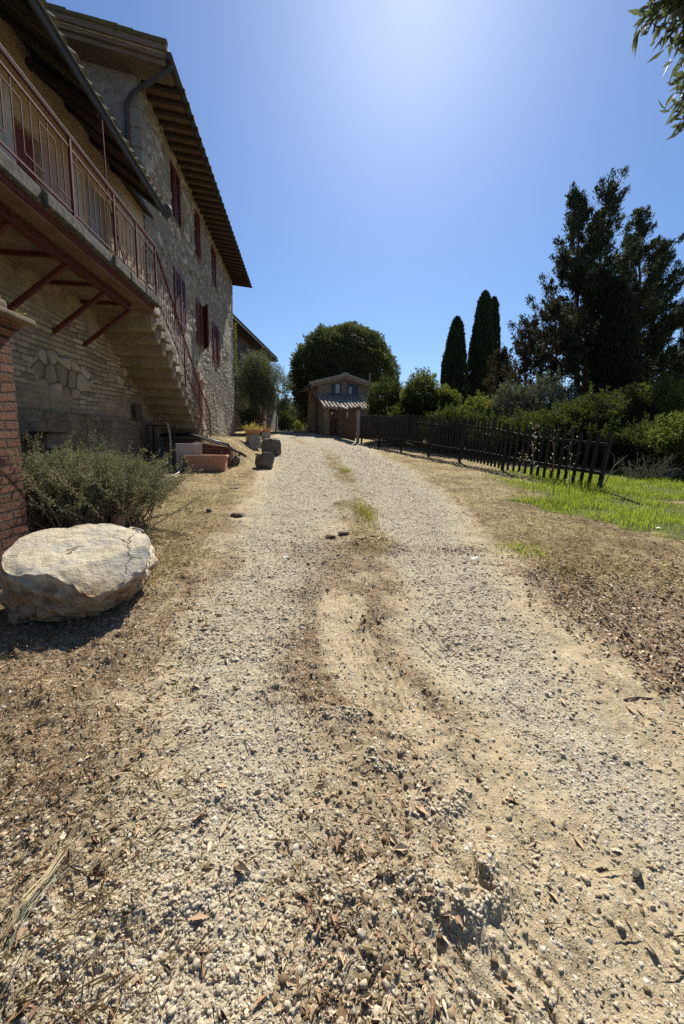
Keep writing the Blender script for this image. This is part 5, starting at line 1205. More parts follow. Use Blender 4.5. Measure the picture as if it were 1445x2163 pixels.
for Wp in (W1, W2):
    c = np.mean(Wp, 0); inn = [(c[0] + (u - c[0]) * .80, c[1] + (z - c[1]) * .84) for u, z in Wp]
    mb = MB(); vs_ = [(u, VG - .04, z) for u, z in Wp] + [(u, VG - .04, z) for u, z in inn] + [(u, VG + .06, z) for u, z in inn]
    mb.add(vs_, [(i, (i + 1) % 4, 4 + (i + 1) % 4, 4 + i) for i in range(4)] + [(4 + i, 4 + (i + 1) % 4, 8 + (i + 1) % 4, 8 + i) for i in range(4)])
    wn = mb.build('window', M['bluepaint'], h3, xf=X3)
    MB().prism([(u, VG + .04, z) for u, z in inn][::-1], (0, .01, 0)).build('pane', M['glass'], wn, xf=X3)
    u0, u1 = (inn[0][0] + .24, inn[0][0] + .53) if Wp is W1 else (inn[0][0] + .02, inn[0][0] + .24)
    MB().prism([(u0, VG + .030, inn[0][1]), (u1, VG + .030, inn[0][1]), (u1, VG + .030, inn[2][1] - .04), (u0, VG + .030, inn[2][1] - .09)][::-1], (0, .006, 0)).build('curtain', M['curtain'], wn, xf=X3)
VR = VG - .4
mb = MB()
for s_ in (-1, 1):
    e = UR + s_ * 2.45; mb.prism([(UR, VR, 5.67), (e, VR, g3(e) - .05), (e, VR, g3(e) + .06), (UR, VR, 5.78)][::s_], (0, 5.0, 0))
rf = mb.build('roof', M['tile'], h3, xf=X3)
mb = MB()
for s_ in (-1, 1):
    for k in range(13):
        u0 = UR + s_ * (2.5 - k * .19); mb.tube([(u0, VR - .03 + random.uniform(-.02, .02), g3(u0) + .085), (u0 - s_ * .26, VR - .01, g3(u0 - s_ * .26) + .10)], random.uniform(.055, .07), 6)
mb.build('verge_tile', M['tile'], rf, xf=X3)
MB().box(UR - .2, UR + .2, VR - .05, VR + .5, 5.77, 5.91).build('ridge_cap', M['tile'], rf, xf=X3)
mb = MB()
for s_ in (-1, 1):
    e = UR + s_ * 2.35; mb.prism([(UR, VR + .07, 5.51), (e, VR + .07, g3(e) - .21), (e, VR + .07, g3(e) - .055), (UR, VR + .07, 5.665)][::s_], (0, .31, 0))
mb.build('bargeboard', M['palecourses'], h3, xf=X3)
MB().bar((-.5, VR + .25, 4.98), (-.02, VR + .25, 3.9), .12, .16, (0, 1, 0)).build('eave_bracket', M['board'], h3, xf=X3)
MB().tube([(-.60, VR, 5.0), (-.60, VR + 5, 5.0)], .06, 8).build('gutter', M['gutter'], h3, xf=X3)
MB().tube([(-.55, VR + .35, 4.95), (-.10, VG - .05, 3.9), (-.06, VG - .05, 3.5), (-.06, VG - .05, 1.4)], .045, 8).build('downpipe', M['gutter'], h3, xf=X3)
# lean-to
def lz(v): return 3.36 + .33 * v
mb = MB(); mb.prism([(0, 0, zg), (0, VG - .002, zg), (0, VG - .002, lz(VG)), (0, 0, lz(0))][::-1], (.28, 0, 0)); mb.build('lean_to_side_wall', M['ochrestone'], h3, xf=X3)
MB().box(.282, .62, .003, .28, zg, 3.34).build('brick_corner', M['brick'], h3, xf=X3)
mb = MB(); mb.box(.622, 3.9, .02, .26, 2.75, 3.33); mb.box(2.2, 3.9, .02, .26, zg, 2.748); mb.build('lean_to_wall', M['stoneG'], h3, xf=X3)
mb = MB(); mb.prism([(-.12, -.28, lz(-.28)), (-.12, VG - .01, lz(VG)), (-.12, VG - .01, lz(VG) + .06), (-.12, -.28, lz(-.28) + .06)][::-1], (4.2, 0, 0)); lr = mb.build('lean_to_roof', M['darkwood'], h3, xf=X3)
mb = MB(); u = -.06
while u < 4.1:
    for k in range(8):
        v0 = -.36 + k * .40 + random.uniform(-.03, .03); v1 = v0 + .46; ju = random.uniform(-.025, .025); dz = .08 + random.uniform(0, .025)
        if v0 > VG - .1: continue
        mb.tube([(u + ju, v0, lz(v0) + dz), (u + ju * .4, min(v1, VG - .02), lz(min(v1, VG - .02)) + dz + .02)], [.095, .072], 8)
    u += .235
mb.build('lean_to_tile', M['tile'], lr, xf=X3)
mb = MB(); mb.lathe((.40, -.1, 3.02), [(.03, -.09), (.08, -.06), (.10, 0), (.08, .06), (.03, .09)], 14); lm = mb.build('wall_lamp', M['curtain'], h3, True, xf=X3); MB().box(.37, .43, -.05, .003, 3.09, 3.13).build('lamp_arm', M['gutter'], lm, xf=X3)
MB().box(.72, .98, -.06, .018, 2.90, 3.14).build('meter_box', M['paleplaster'], h3, xf=X3)
MB().tube([(4.0, VG + 1, 4.9), (4.0, VG + 1, 6.2)], .06, 8).build('flue', M['concrete'], h3, xf=X3)
MB().tube([(3.6, VG + .9, 5.1), (3.6, VG + .9, 6.05)], .025, 6).build('aerial_pole', M['gutter'], h3, xf=X3)

# gate
def G_(x, y): return float(gz(x, y))
gA = np.array([1.93, 23.45, G_(1.93, 23.45)]); gB = np.array([2.60, 19.45, G_(2.60, 19.45)])
gate = thing('plank_gate', (gA + gB) / 2, 'tall brown plank gate between outbuilding and picket fence', 'gate')
dv = gB - gA; Lg = np.linalg.norm(dv[:2]); du = dv / Lg
def gp(s, h): return gA + du * s * 1.0 + np.array([0, 0, h])
def planks(s0, s1, h0, h1, n, nm):
    mb = MB(); w_ = (s1 - s0) / n
    for k in range(n):
        s = s0 + (k + .5) * w_; h = h0 + (h1 - h0) * k / max(1, n - 1) + random.uniform(-.03, .03)
        q = gp(s, 0); mb.bar(q + [0, 0, .04], q + [0, 0, h], .025, w_ * .88, (du[0], du[1], 0))
    lf_ = mb.build(nm, M['gate'], gate)
    mb = MB()
    for hh in (.4, 1.2): mb.bar(gp(s0, hh) + [.05, .05, 0], gp(s1, hh) + [.05, .05, 0], .05, .09)
    mb.build('rail', M['gate'], lf_)
planks(.1, Lg * .20, 1.5, 1.5, 4, 'gate_leaf'); planks(Lg * .27, Lg * .97, 1.55, 1.7, 18, 'gate_leaf')
q = gp(Lg * .235, 0); MB().box(q[0] - .07, q[0] + .07, q[1] - .07, q[1] + .07, q[2] - .2, q[2] + 1.75).build('gate_post', M['board'], gate, bevel=.01)
MB().bar(gp(Lg * .27, 1.80), gp(Lg * .60, 1.66), .03, .06).build('white_batten', M['whitepaint'], gate)
q = gp(Lg * .63, 0) - np.array([.04, .04, 0]); MB().bar(q + [0, 0, 1.2], q + [0, 0, 1.5], .04, .02, (du[0], du[1], 0)).build('white_strip', M['whitepaint'], gate)
gq = np.array([2.63, 19.15, G_(2.63, 19.15)]); ztop = atY(753, 866, gq[1])[2]
gpil = thing('gate_pillar', gq, 'grey rendered gate pillar with a brick cap at the far fence end', 'pillar')
MB().box(gq[0] - .03, gq[0] + .12, gq[1], gq[1] + .16, gq[2] - .2, ztop).build('shaft', M['concrete'], gpil, bevel=.01); MB().box(gq[0] - .06, gq[0] + .15, gq[1] - .03, gq[1] + .19, ztop + .002, ztop + .17).build('cap', M['brick'], gpil, bevel=.01)

# ------------------------------------------------------------------ picket fence
FA = np.array([2.72, 19.0]); FB = ground(1262, 1036)[:2]
fn = thing('picket_fence', (*((FA + FB) / 2), .9), 'long black picket fence leaning along the right side of the track', 'fence')
Lf = np.linalg.norm(FB - FA); fu = (FB - FA) / Lf; fd = np.array([-fu[1], fu[0]])   # fd points to the lawn side (right)
if fd[0] < 0: fd = -fd
def fp(s, h=0, o=0, lean=0):
    p = FA + fu * s + fd * o + fu * 0; b = np.array([p[0], p[1], float(gz(p[0], p[1]))])
    return b + np.array([fu[0] * lean * h + fd[0] * .05 * h, fu[1] * lean * h + fd[1] * .05 * h, h])
sO = Lf - 2.75
def top(s): return float(np.interp(s, [0, 4.5, 8.8, sO, Lf], [1.36, 1.46, 1.39, 1.33, 1.18])) + .03 * sin(s * 1.7)
def botm(s): return float(np.interp(s, [0, 3, 7, sO, Lf], [.24, .24, .16, .07, .03]))
def lean(s): return float(np.interp(s, [0, 6, sO, Lf], [-.02, .0, .02, .075])) * 1.0
s = .06; k = 0
while s < Lf - .05:
    w_ = float(np.interp(s, [0, 4, 6, sO, Lf], [.095, .092, .078, .074, .08])); h0, h1 = botm(s), top(s) + random.uniform(-.045, .03); le = lean(s) + random.uniform(-.022, .022)
    f3 = np.array([fu[0], fu[1], 0]) * w_ / 2; n3_ = np.array([fd[0], fd[1], 0]) * .007
    b = fp(s, h0, 0, le); t1 = fp(s, h1 - .05, 0, le); tp_ = fp(s, h1, 0, le)
    poly = [b - f3, b + f3, t1 + f3, tp_, t1 - f3]; mb = MB(); mb.prism([p - n3_ for p in poly], n3_ * 2); mb.build('picket', M['fence'], fn)
    s += float(np.interp(s, [0, sO - .01, sO, Lf], [.132, .14, .19, .19])); k += 1
for hh in (.34, .92):
    mb = MB(); prev = None
    ss = np.linspace(.02, Lf - .02, 24)
    for a_, b_ in zip(ss[:-1], ss[1:]):
        ha = hh * top(a_) / 1.16; hb = hh * top(b_) / 1.16
        mb.bar(fp(a_, ha, .045, lean(a_)), fp(b_, hb, .045, lean(b_)), .05, .07)
    mb.build('rail', M['fence'], fn)
for s in (.05, 1.9, 3.8, 5.7, 7.4, sO - .02, Lf - .04):
    MB().bar(fp(s, -.1, .10, lean(s)), fp(s, top(s) + (.03 if s > Lf - 1 else -.06), .10, lean(s)), .07, .07, (fu[0], fu[1], 0)).build('post', M['fence'], fn)

# tall dry weeds climbing through the near end of the fence
for i, (px, py, pt, lab) in enumerate([(1128, 1040, 893, 'tallest pale leaved weed rising above the fence pickets'), (1105, 1040, 945, 'shorter pale weed left of the tallest one in the fence'), (1168, 1045, 907, 'slim pale topped weed right of the tallest one in the fence'), (1203, 1050, 922, 'drooping tipped weed nearest the fence end')]):
    g = ground(px, py); tp_ = atY(px + 3, pt, g[1] - .02); pts = [g + (tp_ - g) * u + np.array([random.gauss(0, .02), random.gauss(0, .02), 0]) * (u > 0) for u in np.linspace(0, 1, 7)]
    t = thing('climbing_weed', g, lab, 'weed', 'pale weeds in the fence')
    mb = MB(); mb.tube(pts, list(np.linspace(.007, .003, 7)), 5)
    for q in range(4): b0 = pts[2 + q % 4]; mb.tube([b0, b0 + np.array([random.uniform(-.2, .2), random.uniform(-.08, .08), random.uniform(.02, .16)])], .003, 4)
    mb.build('stem', M['twig'], t)
    m = 46 if i < 1 else 18; u = RS.beta(2.2, 1.3, m); A = np.array(pts); q = np.stack([np.interp(u, np.linspace(0, 1, 7), A[:, c]) for c in range(3)], 1)
    V, Fc = leaves(q + RS.normal(0, 1, (m, 3)) * [.06, .05, .03], RS.normal(0, 1, (m, 3)) - [0, 0, .5], RS.uniform(.025, .055, m), RS.uniform(.012, .024, m)); mesh_np('leaf', V - origin(t), Fc, M['weed'], parent=t)
g = ground(1268, 1035); t = thing('bare_branch', g, 'bare forked twig leaning out past the fence end', 'branch')
a0 = atY(1297, 985, g[1]); mb = MB(); mb.tube([g, atY(1283, 1012, g[1]), a0, atY(1298, 965, g[1]), atY(1283, 945, g[1])], [.012, .011, .009, .006, .003], 6); mb.tube([a0, atY(1312, 972, g[1] + .1), atY(1325, 962, g[1] + .2)], [.007, .005, .002], 5); mb.tube([atY(1290, 1000, g[1]), atY(1310, 990, g[1]), atY(1335, 988, g[1] + .1)], [.007, .005, .002], 5); mb.build('branch_wood', M['twig'], t)

# ------------------------------------------------------------------ trees
def round_tree():
    c = np.array([3.36, 33.6, 6.5]); r = (4.5, 4.2, 4.3); n = 80000
    P, d = shell(n, c, r, .80, .13, 4, 6.0); k = (P[:, 2] > 3.4 + .35 * np.clip(P[:, 0] - 1, -2, 6)) & (fbm(P[:, 0] * 1.6, P[:, 2] * 1.6 + P[:, 1] * .6, 3, 8) > .22); P, d = P[k], d[k]
    # ragged lower left skirt
    P2, d2 = shell(7000, (0.42, 33.0, 4.8), (1.3, 1.3, 2.1), .3, .3, 9); P = np.concatenate([P, P2]); d = np.concatenate([d, d2]); m = len(P)
    cr = join([leaves(P, d + RS.normal(0, .55, (m, 3)) + [0, 0, .35], RS.uniform(.12, .24, m), RS.uniform(.055, .10, m)), core(c + [0, 0, .55], r, .72, 4)])
    st_ = [trunk_mb((2.3, 33.5, 1.6), (2.8, 33.5, 6), .28, .16)] + [trunk_mb((2.4 + .2 * i, 33.5, 2.8 + .3 * i), (c[0] + 2.6 * cos(a), c[1] + 2.4 * sin(a), 6.5 + i * .3), .14, .04) for i, a in enumerate((2.9, .2, 1.4, 4.2, 3.6))]
    plant('holm_oak', (2.3, 33.5, 1.9), 'big dome shaped dark evergreen tree behind the outbuilding', 'tree', None, cr, 'oak', st_)
round_tree()
def cypress(px, ptop, Y, hw, label, n=15000, mat='cypress', grp='slim cypresses'):
    tp_ = atY(px, ptop, Y); g0 = float(gz(tp_[0], Y)); H = tp_[2] - g0; u = RS.rand(n) ** .85; a = RS.uniform(0, 2 * pi, n); z = g0 + .2 + u * (H - .2)
    prof = hw * np.interp(u, [0, .1, .35, .65, .85, .95, 1], [.72, .92, 1, .82, .55, .34, .06])
    lump = 1 + .34 * (fbm(a * 2.2 + px, z * 1.1, 3, 5) - .5) + .2 * (vnoise(a * 6 + px, z * 3, 6) - .5); r = prof * lump * (1 - .22 * RS.rand(n) ** 2)
    P = np.stack([tp_[0] + r * np.cos(a), Y + r * np.sin(a), z], 1); D = np.stack([np.cos(a) * .35, np.sin(a) * .35, np.ones(n) * 1.3], 1) + RS.normal(0, .3, (n, 3))
    plant('cypress', (tp_[0], Y, g0), label, 'cypress', grp, join([leaves(P, D, RS.uniform(.16, .34, n), RS.uniform(.06, .11, n)), core((tp_[0], Y, g0 + H * .46), (hw * .62, hw * .62, H * .44), 1.0, int(px))]), mat, [trunk_mb((tp_[0], Y, g0 - .1), (tp_[0], Y, g0 + H * .8), .14, .04)])
cypress(966, 674, 32, 1.06, 'shortest of the three slim dark cypresses, standing apart on the left')
cypress(1025, 619, 33, 1.12, 'tallest of the three slim dark cypresses, left of the joined pair', 18000)
cypress(1044, 632, 33.6, .82, 'right hand slim cypress pressed against the tallest one', 14000)
cypress(1312, 612, 17.8, .95, 'dense near black column shaped cypress in front of the big conifers', 20000, 'darkcypress', None)
def conifer(trunks, prof, n_b, label, base, mat='conifer', L=.20, per=112, name='conifer', group='big dark conifers', low=.12, seed=0, rise=.45):
    """trunks: list of (base, top); prof(u)->branch length; limbs carry clumps of sprays"""
    P = []; D = []; mb = MB(); br = MB()
    for (b, tp_) in trunks:
        b = np.array(b, float); tp_ = np.array(tp_, float); H = np.linalg.norm(tp_ - b)
        pts, rr = trunk_mb(b, tp_, .026 * H * .62, .02, 9, .10); A = np.array(pts); mb.tube(pts, rr, 8)
        for k in range(n_b):
            u = low + (1 - low) * (k + random.random()) / n_b; q = np.array([np.interp(u, np.linspace(0, 1, 9), A[:, c]) for c in range(3)])
            a = random.uniform(0, 2 * pi); R = prof(u, a) * random.uniform(.55, 1.12); el = rise + .5 * u + random.uniform(-.15, .2)
            d = np.array([cos(a) * cos(el), sin(a) * cos(el), sin(el)])
            bp = [q + d * R * t + np.array([0, 0, .16 * R * t * t - .10 * R * t]) for t in np.linspace(0, 1, 5)]; br.tube(bp, list(np.linspace(.045 * (1 - u) + .014, .008, 5)), 5, False)
            nc = max(2, int(R / .34)); B = np.array(bp)
            for c in range(nc):
                t = .30 + .70 * (c + random.random()) / nc; cc = np.array([np.interp(t, np.linspace(0, 1, 5), B[:, j]) for j in range(3)]) + np.array([random.gauss(0, .16), random.gauss(0, .16), random.gauss(0, .10)])
                dd = unit(d + np.array([random.gauss(0, .35), random.gauss(0, .35), .25 + random.gauss(0, .2)])); m = int(per * random.uniform(.5, 1.2)); s_ = random.uniform(.13, .25)
                tt = RS.rand(m, 1); P.append(cc + dd * (tt * s_ * 2.2 - s_ * .5) + RS.normal(0, 1, (m, 3)) * s_ * (.62 - .38 * tt)); D.append(dd + RS.normal(0, .45, (m, 3)))
    P = np.concatenate(P); D = np.concatenate(D); n = len(P)
    t = thing(name, base, label, 'tree', group); V, Fc = leaves(P, D, RS.uniform(.55, 1.2, n) * L, RS.uniform(.25, .42, n) * L * .8); mesh_np('crown', V - origin(t), Fc, M[mat], parent=t)
    mb.build('trunk', M['bark'], t, True); br.build('limb', M['bark'], t, True)
def G(x, y): return float(gz(x, y))
b = atY(1228, 850, 20); bx0 = b[0]
conifer([((bx0, 20, G(bx0, 20)), atY(1286, 398, 20)), ((bx0 + .15, 20.3, G(bx0, 20)), atY(1222, 418, 20.3))],
        lambda u, a: float(np.interp(u, [0, .2, .35, .6, .8, 1], [3.1, 3.7, 3.2, 2.3, 1.45, .4])) * (1.15 if cos(a) < -.2 else .9), 74, 'tallest dark twin topped conifer with a bare lower trunk', (bx0, 20, G(bx0, 20)), low=.22)
bm = atY(1300, 850, 20.6)
conifer([((bm[0], 20.6, G(bm[0], 20.6)), atY(1322, 520, 20.6))], lambda u, a: float(np.interp(u, [0, .3, .6, .85, 1], [2.4, 2.6, 2.0, 1.2, .35])), 50, 'dark conifer filling the middle between the twin topped and the spreading one', (bm[0], 20.6, G(bm[0], 20.6)), low=.16)
b3 = atY(1352, 850, 21)
conifer([((b3[0], 21, G(b3[0], 21)), atY(1350, 455, 21)), ((b3[0] + .6, 21.4, G(b3[0], 21)), atY(1402, 520, 21.4))],
        lambda u, a: float(np.interp(u, [0, .25, .5, .75, 1], [2.6, 2.7, 2.0, 1.3, .3])) * (1.2 if cos(a) > .2 else .85), 80, 'dark conifer with spreading right hand limbs beside the tallest one', (b3[0], 21, G(b3[0], 21)), low=.10)
b4 = atY(1165, 850, 18.5)
conifer([((b4[0], 18.5, G(b4[0], 18.5)), atY(1178, 640, 18.5)), ((b4[0] - 1, 18.8, G(b4[0], 18.8)), atY(1110, 700, 18.8))], lambda u, a: float(np.interp(u, [0, .5, 1], [1.6, 1.6, .4])), 44, 'lower browning conifer at the left foot of the tallest one', (b4[0], 18.5, G(b4[0], 18.5)), 'brownconifer', low=.06, per=66)
b5 = atY(1062, 850, 24)
conifer([((b5[0], 24, G(b5[0], 24)), atY(1060, 752, 24))], lambda u, a: float(np.interp(u, [0, .5, 1], [1.6, 1.3, .4])), 55, 'small browning conifer just right of the slim cypresses', (b5[0], 24, G(b5[0], 24)), 'brownconifer', low=.05, per=80)
b6 = atY(1450, 850, 24)
conifer([((b6[0], 24, G(b6[0], 24)), atY(1452, 690, 24))], lambda u, a: float(np.interp(u, [0, .5, 1], [2.0, 1.5, .4])), 60, 'thin dark conifer cut by the right edge of the view', (b6[0], 24, G(b6[0], 24)), low=.1)

HG = 'hedge shrubs behind the fence'
shrub(822, 803, 20.5, 1.15, 'darkhedge', 'dense rounded dark shrub beside the tiled lean-to roof', HG, 12000, .10)
shrub(888, 797, 18.5, .95, 'laurel', 'tall bright leaved shrub right of the dense rounded one', HG, 11000, .11)
shrub(940, 826, 17.5, .75, 'laurel', 'bright shrub below the shortest cypress', HG, 8000, .11)
shrub(1006, 846, 16.5, .95, 'laurel', 'low sunlit hedge shrub in front of the two joined cypresses', HG, 9000, .10)
shrub(960, 868, 15.2, 1.2, 'darkhedge', 'low dark shrub filling behind the middle of the fence', HG, 9000, .09)
shrub(850, 868, 18, 1.0, 'darkhedge', 'low dark shrub behind the far part of the fence', HG, 7000, .09)
shrub(1086, 815, 15.5, .85, 'silver', 'light grey green shrub with small gaps showing sky', HG, 7500, .09, holes=.5)
shrub(1163, 800, 15.5, 1.0, 'silver', 'dusty grey shrub under the browning conifer', HG, 10000, .08)
shrub(1060, 888, 13.5, 1.3, 'darkhedge', 'dark low shrub behind the middle pickets', HG, 9000, .08)
shrub(1150, 870, 12.5, 1.3, 'darkhedge', 'shaded dark shrub behind the pale weeds', HG, 10000, .08)
shrub(1240, 842, 12.4, 1.2, 'darkhedge', 'dark leafy shrub behind the fence end', HG, 12000, .09)
shrub(1318, 836, 12.8, 1.2, 'darkhedge', 'deep green thicket right of the fence end', HG, 13000, .09)
shrub(1382, 812, 12.6, 1.15, 'laurel', 'tall bright topped shrub in the thicket on the right', HG, 11000, .10)
shrub(1300, 905, 10.9, .9, 'darkhedge', 'low black green shrub between fence end and silvery bush', HG, 9000, .07)
shrub(1400, 890, 11.2, 1.3, 'darkhedge', 'wide dark shrub behind the silvery spiky bush', HG, 12000, .08)
shrub(1452, 880, 9.6, .8, 'laurel', 'bright leaved shrub cut by the right edge of the view', HG, 6500, .08)
shrub(1470, 800, 14.5, 1.5, 'darkhedge', 'tall dark shrub at the far right edge below the conifers', HG, 11000, .09)
# silvery spiky bush on the lawn edge
def spiky():
    g = ground(1370, 1012); t = thing('silvery_bush', g, 'silvery spiky bush with raking shoots at the edge of the lawn', 'bush'); P = []; D = []; mb = MB()
    for k in range(95):
        a = random.uniform(0, 2 * pi); e = random.uniform(.3, 1.3); L = random.uniform(.35, .78); d = np.array([cos(a) * cos(e) * 1.35 + .25, sin(a) * cos(e) * .7, sin(e)]); b = g + np.array([random.gauss(0, .28), random.gauss(0, .12), 0])
        mb.tube([b, b + d * L * .5, b + d * L], [.005, .004, .002], 4, False); m = 46; u = RS.rand(m, 1); P.append(b + d * L * u + RS.normal(0, .015, (m, 3))); D.append(d + RS.normal(0, .7, (m, 3)))
    P = np.concatenate(P); D = np.concatenate(D); n = len(P); V, Fc = leaves(P, D, RS.uniform(.02, .045, n), RS.uniform(.008, .016, n)); mesh_np('foliage', V - origin(t), Fc, M['silver'], parent=t); mb.build('stem', M['twig'], t)
spiky()
# olive bush against the farmhouse's far corner
def bigbush(c, r, n, mat, label, name, cat, leaf, lw, base, stems, seed, lump=.22, holes=.33, group=None, smat='oldbark', droop=0):
    P, d = shell(n, c, r, .45, lump, seed, 3.2); k = fbm(P[:, 0] * 1.6 + seed, P[:, 2] * 1.4 + P[:, 1], 3, seed) > holes; P, d = P[k], d[k]
    ns = int(50 * max(r)); sp, sd_ = shell(ns, c, r, .95, lump, seed, 3.2, -.2); per = 26; dd = unit(sd_ + np.array([0, 0, .6]))
    SP = (sp[:, None] + dd[:, None] * RS.rand(ns, per, 1) * RS.uniform(.2, .55, (ns, 1, 1)) + RS.normal(0, leaf * .3, (ns, per, 3))).reshape(-1, 3); P = np.concatenate([P, SP]); d = np.concatenate([d, np.repeat(dd, per, 0)])
    k = P[:, 2] > base[2] + .05; P, d = P[k], d[k]; m = len(P)
    cr = leaves(P, d + RS.normal(0, .8, (m, 3)) + [0, 0, .4 - droop], RS.uniform(.6, 1.3, m) * leaf, RS.uniform(.7, 1.2, m) * leaf * lw)
    if holes < .4: cr = join([cr, core(c, r, .5, seed)])
    return plant(name, base, label, cat, group, cr, mat, stems, smat)
gb = G(-2.7, 26)
bigbush((-2.95, 26, gb + 2.95), (1.25, 1.2, 2.1), 30000, 'olive', 'tall grey green olive bush between the two stone houses', 'olive_bush', 'bush', .11, .26, (-2.7, 26, gb),
        [trunk_mb((-2.7 + .12 * i, 26 + .1 * i, gb - .1), (-3.1 + .45 * i, 25.6 + .2 * i, gb + 3.2 + .3 * i), .07, .03, 6, .12) for i in range(-1, 4)], 3)
bigbush((-1.75, 28, 4.6), (.75, .9, 1.5), 5500, 'olive', 'looser olive sprays standing out against the sky by the far house corner', 'olive_bush', 'bush', .12, .26, (-2.0, 28, G(-2, 28)), [trunk_mb((-2.0, 28, G(-2, 28)), (-1.75, 28, 4.6), .06, .02)], 13, holes=.42)
gb2 = G(-3.2, 23.6)
bigbush((-3.25, 23.9, gb2 + .75), (.62, .7, .82), 6500, 'darkhedge', 'low dark bush at the foot of the farmhouse corner', 'low_bush', 'bush', .08, .3, (-3.25, 23.9, gb2), None, 17)
# ivy running up the far corner
m = 420; zz = RS.uniform(4.9, 7.6, m); P = np.stack([XW + .05 + np.abs(RS.normal(0, .05, m)), Y1 + .05 + RS.rand(m) * .12, zz], 1)
t = thing('ivy', (XW, Y1 + .1, 1.5), 'sunlit yellow green creeper running up the far corner of the farmhouse', 'creeper')
V, Fc = leaves(P, RS.normal(0, 1, (m, 3)) + [.5, 0, -.4], RS.uniform(.05, .10, m), RS.uniform(.04, .07, m)); mesh_np('leaf', V - origin(t), Fc, M['ivy'], parent=t)
MB().tube([(XW + .02, Y1 + .06, 1.4), (XW + .02, Y1 + .07, 4.5), (XW + .03, Y1 + .08, 7.5)], .012, 5).build('stem', M['bark'], t)
# trees seen down the road
def fartree(px, ptop, Y, hw, mat, label, n=7000, leaf=.2, g='trees down the road', sh=.75):
    tp_ = atY(px, ptop, Y); g0 = G(tp_[0], Y); H = tp_[2] - g0
    bigbush((tp_[0], Y, g0 + H * (1 - sh / 2)), (hw, hw, H * sh / 2), n, mat, label, 'olive_tree', 'tree', leaf, .4, (tp_[0], Y, g0), [trunk_mb((tp_[0], Y, g0 - .2), (tp_[0] + .2, Y, g0 + H * .6), .16, .06)], int(px), group=g)
fartree(600, 848, 50, 1.9, 'olive', 'rounded grey green olive tree beyond the far house corner', 9000, .22)
fartree(622, 868, 62, 2.0, 'oak', 'lower dark tree farther down the road in the gap', 6000, .26)
fartree(655, 852, 40, 1.15, 'olive', 'grey green tree under the dome shaped evergreen', 6500, .18)
fartree(640, 880, 72, 2.4, 'silver', 'hazy pale tree at the end of the road', 5000, .3)
fartree(672, 865, 38, .8, 'oak', 'dark small tree close to the outbuilding side wall', 5000, .16)
bigbush((-1.55 - .9, 46, 3.2), (1.15, 1.0, 1.25), 6500, 'darkhedge', 'clipped square hedge with sunlit rim beyond the far house corner', 'clipped_hedge', 'hedge', .14, .5, (-2.4, 46, G(-2.4, 46)), None, 23, .08, .1)
bigbush((-.5, 47, 2.6), (.35, .35, .75), 1500, 'ivy', 'small yellow green shrub at the roadside right of the clipped hedge', 'roadside_shrub', 'shrub', .12, .5, (-.5, 47, G(-.5, 47)), None, 27)
mb = MB(); mb.box(-1.9, 1.2, 84, 88, -1, 3.3); fh = thing('far_house', (-.4, 86, .6), 'tiny pale house glimpsed at the end of the road', 'house'); mb.build('wall', M['paleplaster'], fh)
MB().prism([(-2.2, 83.7, 3.3), (1.5, 83.7, 3.3), (-.4, 83.7, 4.1)], (0, 4.6, 0)).build('roof', M['tile'], fh); MB().box(-.2, .5, 83.95, 83.998, 1.4, 2.6).build('window', M['glass'], fh)

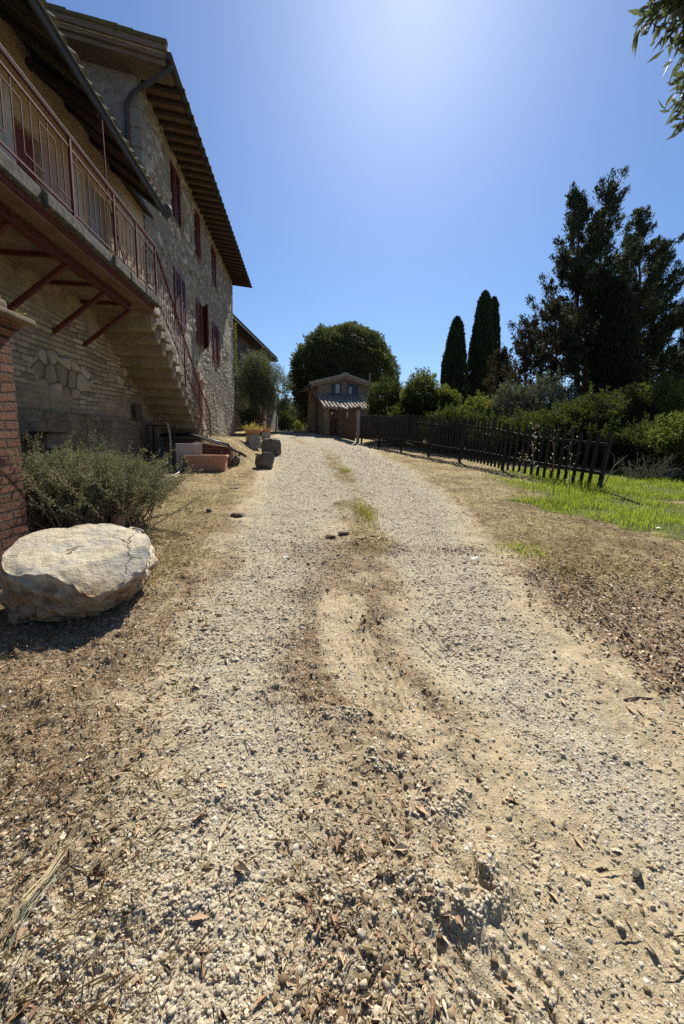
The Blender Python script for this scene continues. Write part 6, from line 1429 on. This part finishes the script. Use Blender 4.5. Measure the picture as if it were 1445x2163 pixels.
# ------------------------------------------------------------------ olive branch hanging in from the right
def overhang():
    t0 = np.array([4.3, 1.7, G(4.3, 1.7)]); tk = [t0, t0 + [.05, 0, 1.2], t0 + [-.05, .05, 2.4], t0 + [-.15, .1, 3.2]]
    t = thing('olive_tree', t0, 'olive branch with narrow leaves hanging in at the top right', 'tree')
    MB().tube(tk, [.17, .14, .12, .09], 10).build('trunk', M['oldbark'], t, True)
    P = []; D = []; mb = MB()
    def A(px, py, dep): return CAM + unit(ray(px + 14, py)) * dep
    hub = A(1570, 40, 3.3); q0 = tk[-1]; mb.tube([q0, (q0 + hub) / 2 + [0, 0, .12], hub], [.06, .045, .03], 8, False); q0 = hub
    for k in range(26):
        e = hub + unit(RS.normal(size=3) * .8 + np.array([2.0, -.9, .7])) * RS.uniform(.25, 1.0); mb.tube([hub, (hub + e) / 2 + [0, 0, .06], e], [.014, .009, .003], 5, False)
        for j in range(46): P.append(hub + (e - hub) * RS.uniform(.25, 1.05) + RS.normal(0, .03, 3)); D.append(unit(e - hub) + RS.normal(0, .6, 3))
    specs = [((1500, -40), (1335, 66), 3.05, 10), ((1500, -30), (1372, 22), 3.1, 10), ((1510, 10), (1392, 70), 3.0, 10), ((1520, -60), (1362, -10), 3.1, 8), ((1510, -20), (1410, 95), 3.05, 9), ((1500, 60), (1425, 122), 3.0, 7), ((1500, 140), (1420, 190), 3.0, 7), ((1495, 190), (1416, 235), 3.0, 8), ((1500, 220), (1432, 262), 3.0, 8), ((1520, -80), (1420, 20), 3.2, 9), ((1520, -90), (1440, -10), 3.15, 9), ((1500, 40), (1440, 60), 3.1, 6), ((1505, 20), (1432, 48), 3.15, 7), ((1490, 0), (1400, 30), 3.2, 8)]
    for (a, b, dep, nn) in specs:
        s0, e0 = A(*a, dep + .25), A(*b, dep); mb.tube([q0, (q0 + s0) / 2 + [0, 0, .1], s0], [.014, .011, .008], 6, False)
        pts = [s0 + (e0 - s0) * u + np.array([0, 0, .05 * sin(pi * u)]) for u in np.linspace(0, 1, 6)]; mb.tube(pts, list(np.linspace(.008, .002, 6)), 5, False); dv_ = unit(e0 - s0); B = np.array(pts)
        for k in range(nn * 9):
            u = .15 + .85 * random.random(); p = np.array([np.interp(u, np.linspace(0, 1, 6), B[:, j]) for j in range(3)]); P.append(p + RS.normal(0, .018, 3)); D.append(dv_ * .9 + RS.normal(0, .55, 3) + np.array([0, 0, -.35]))
    for k in range(2600):   # the rest of the crown, outside the picture
        c = np.array([4.7, 1.7, 4.2]) + unit(RS.normal(size=3)) * RS.rand() ** .4 * np.array([1.2, 1.2, .9]); P.append(c); D.append(RS.normal(size=3))
    P = np.array(P); D = np.array(D); n = len(P); V, Fc = leaves(P, D, RS.uniform(.05, .09, n), RS.uniform(.014, .022, n)); mesh_np('crown', V - origin(t), Fc, M['olive'], parent=t); mb.build('limb', M['oldbark'], t, True)
overhang()
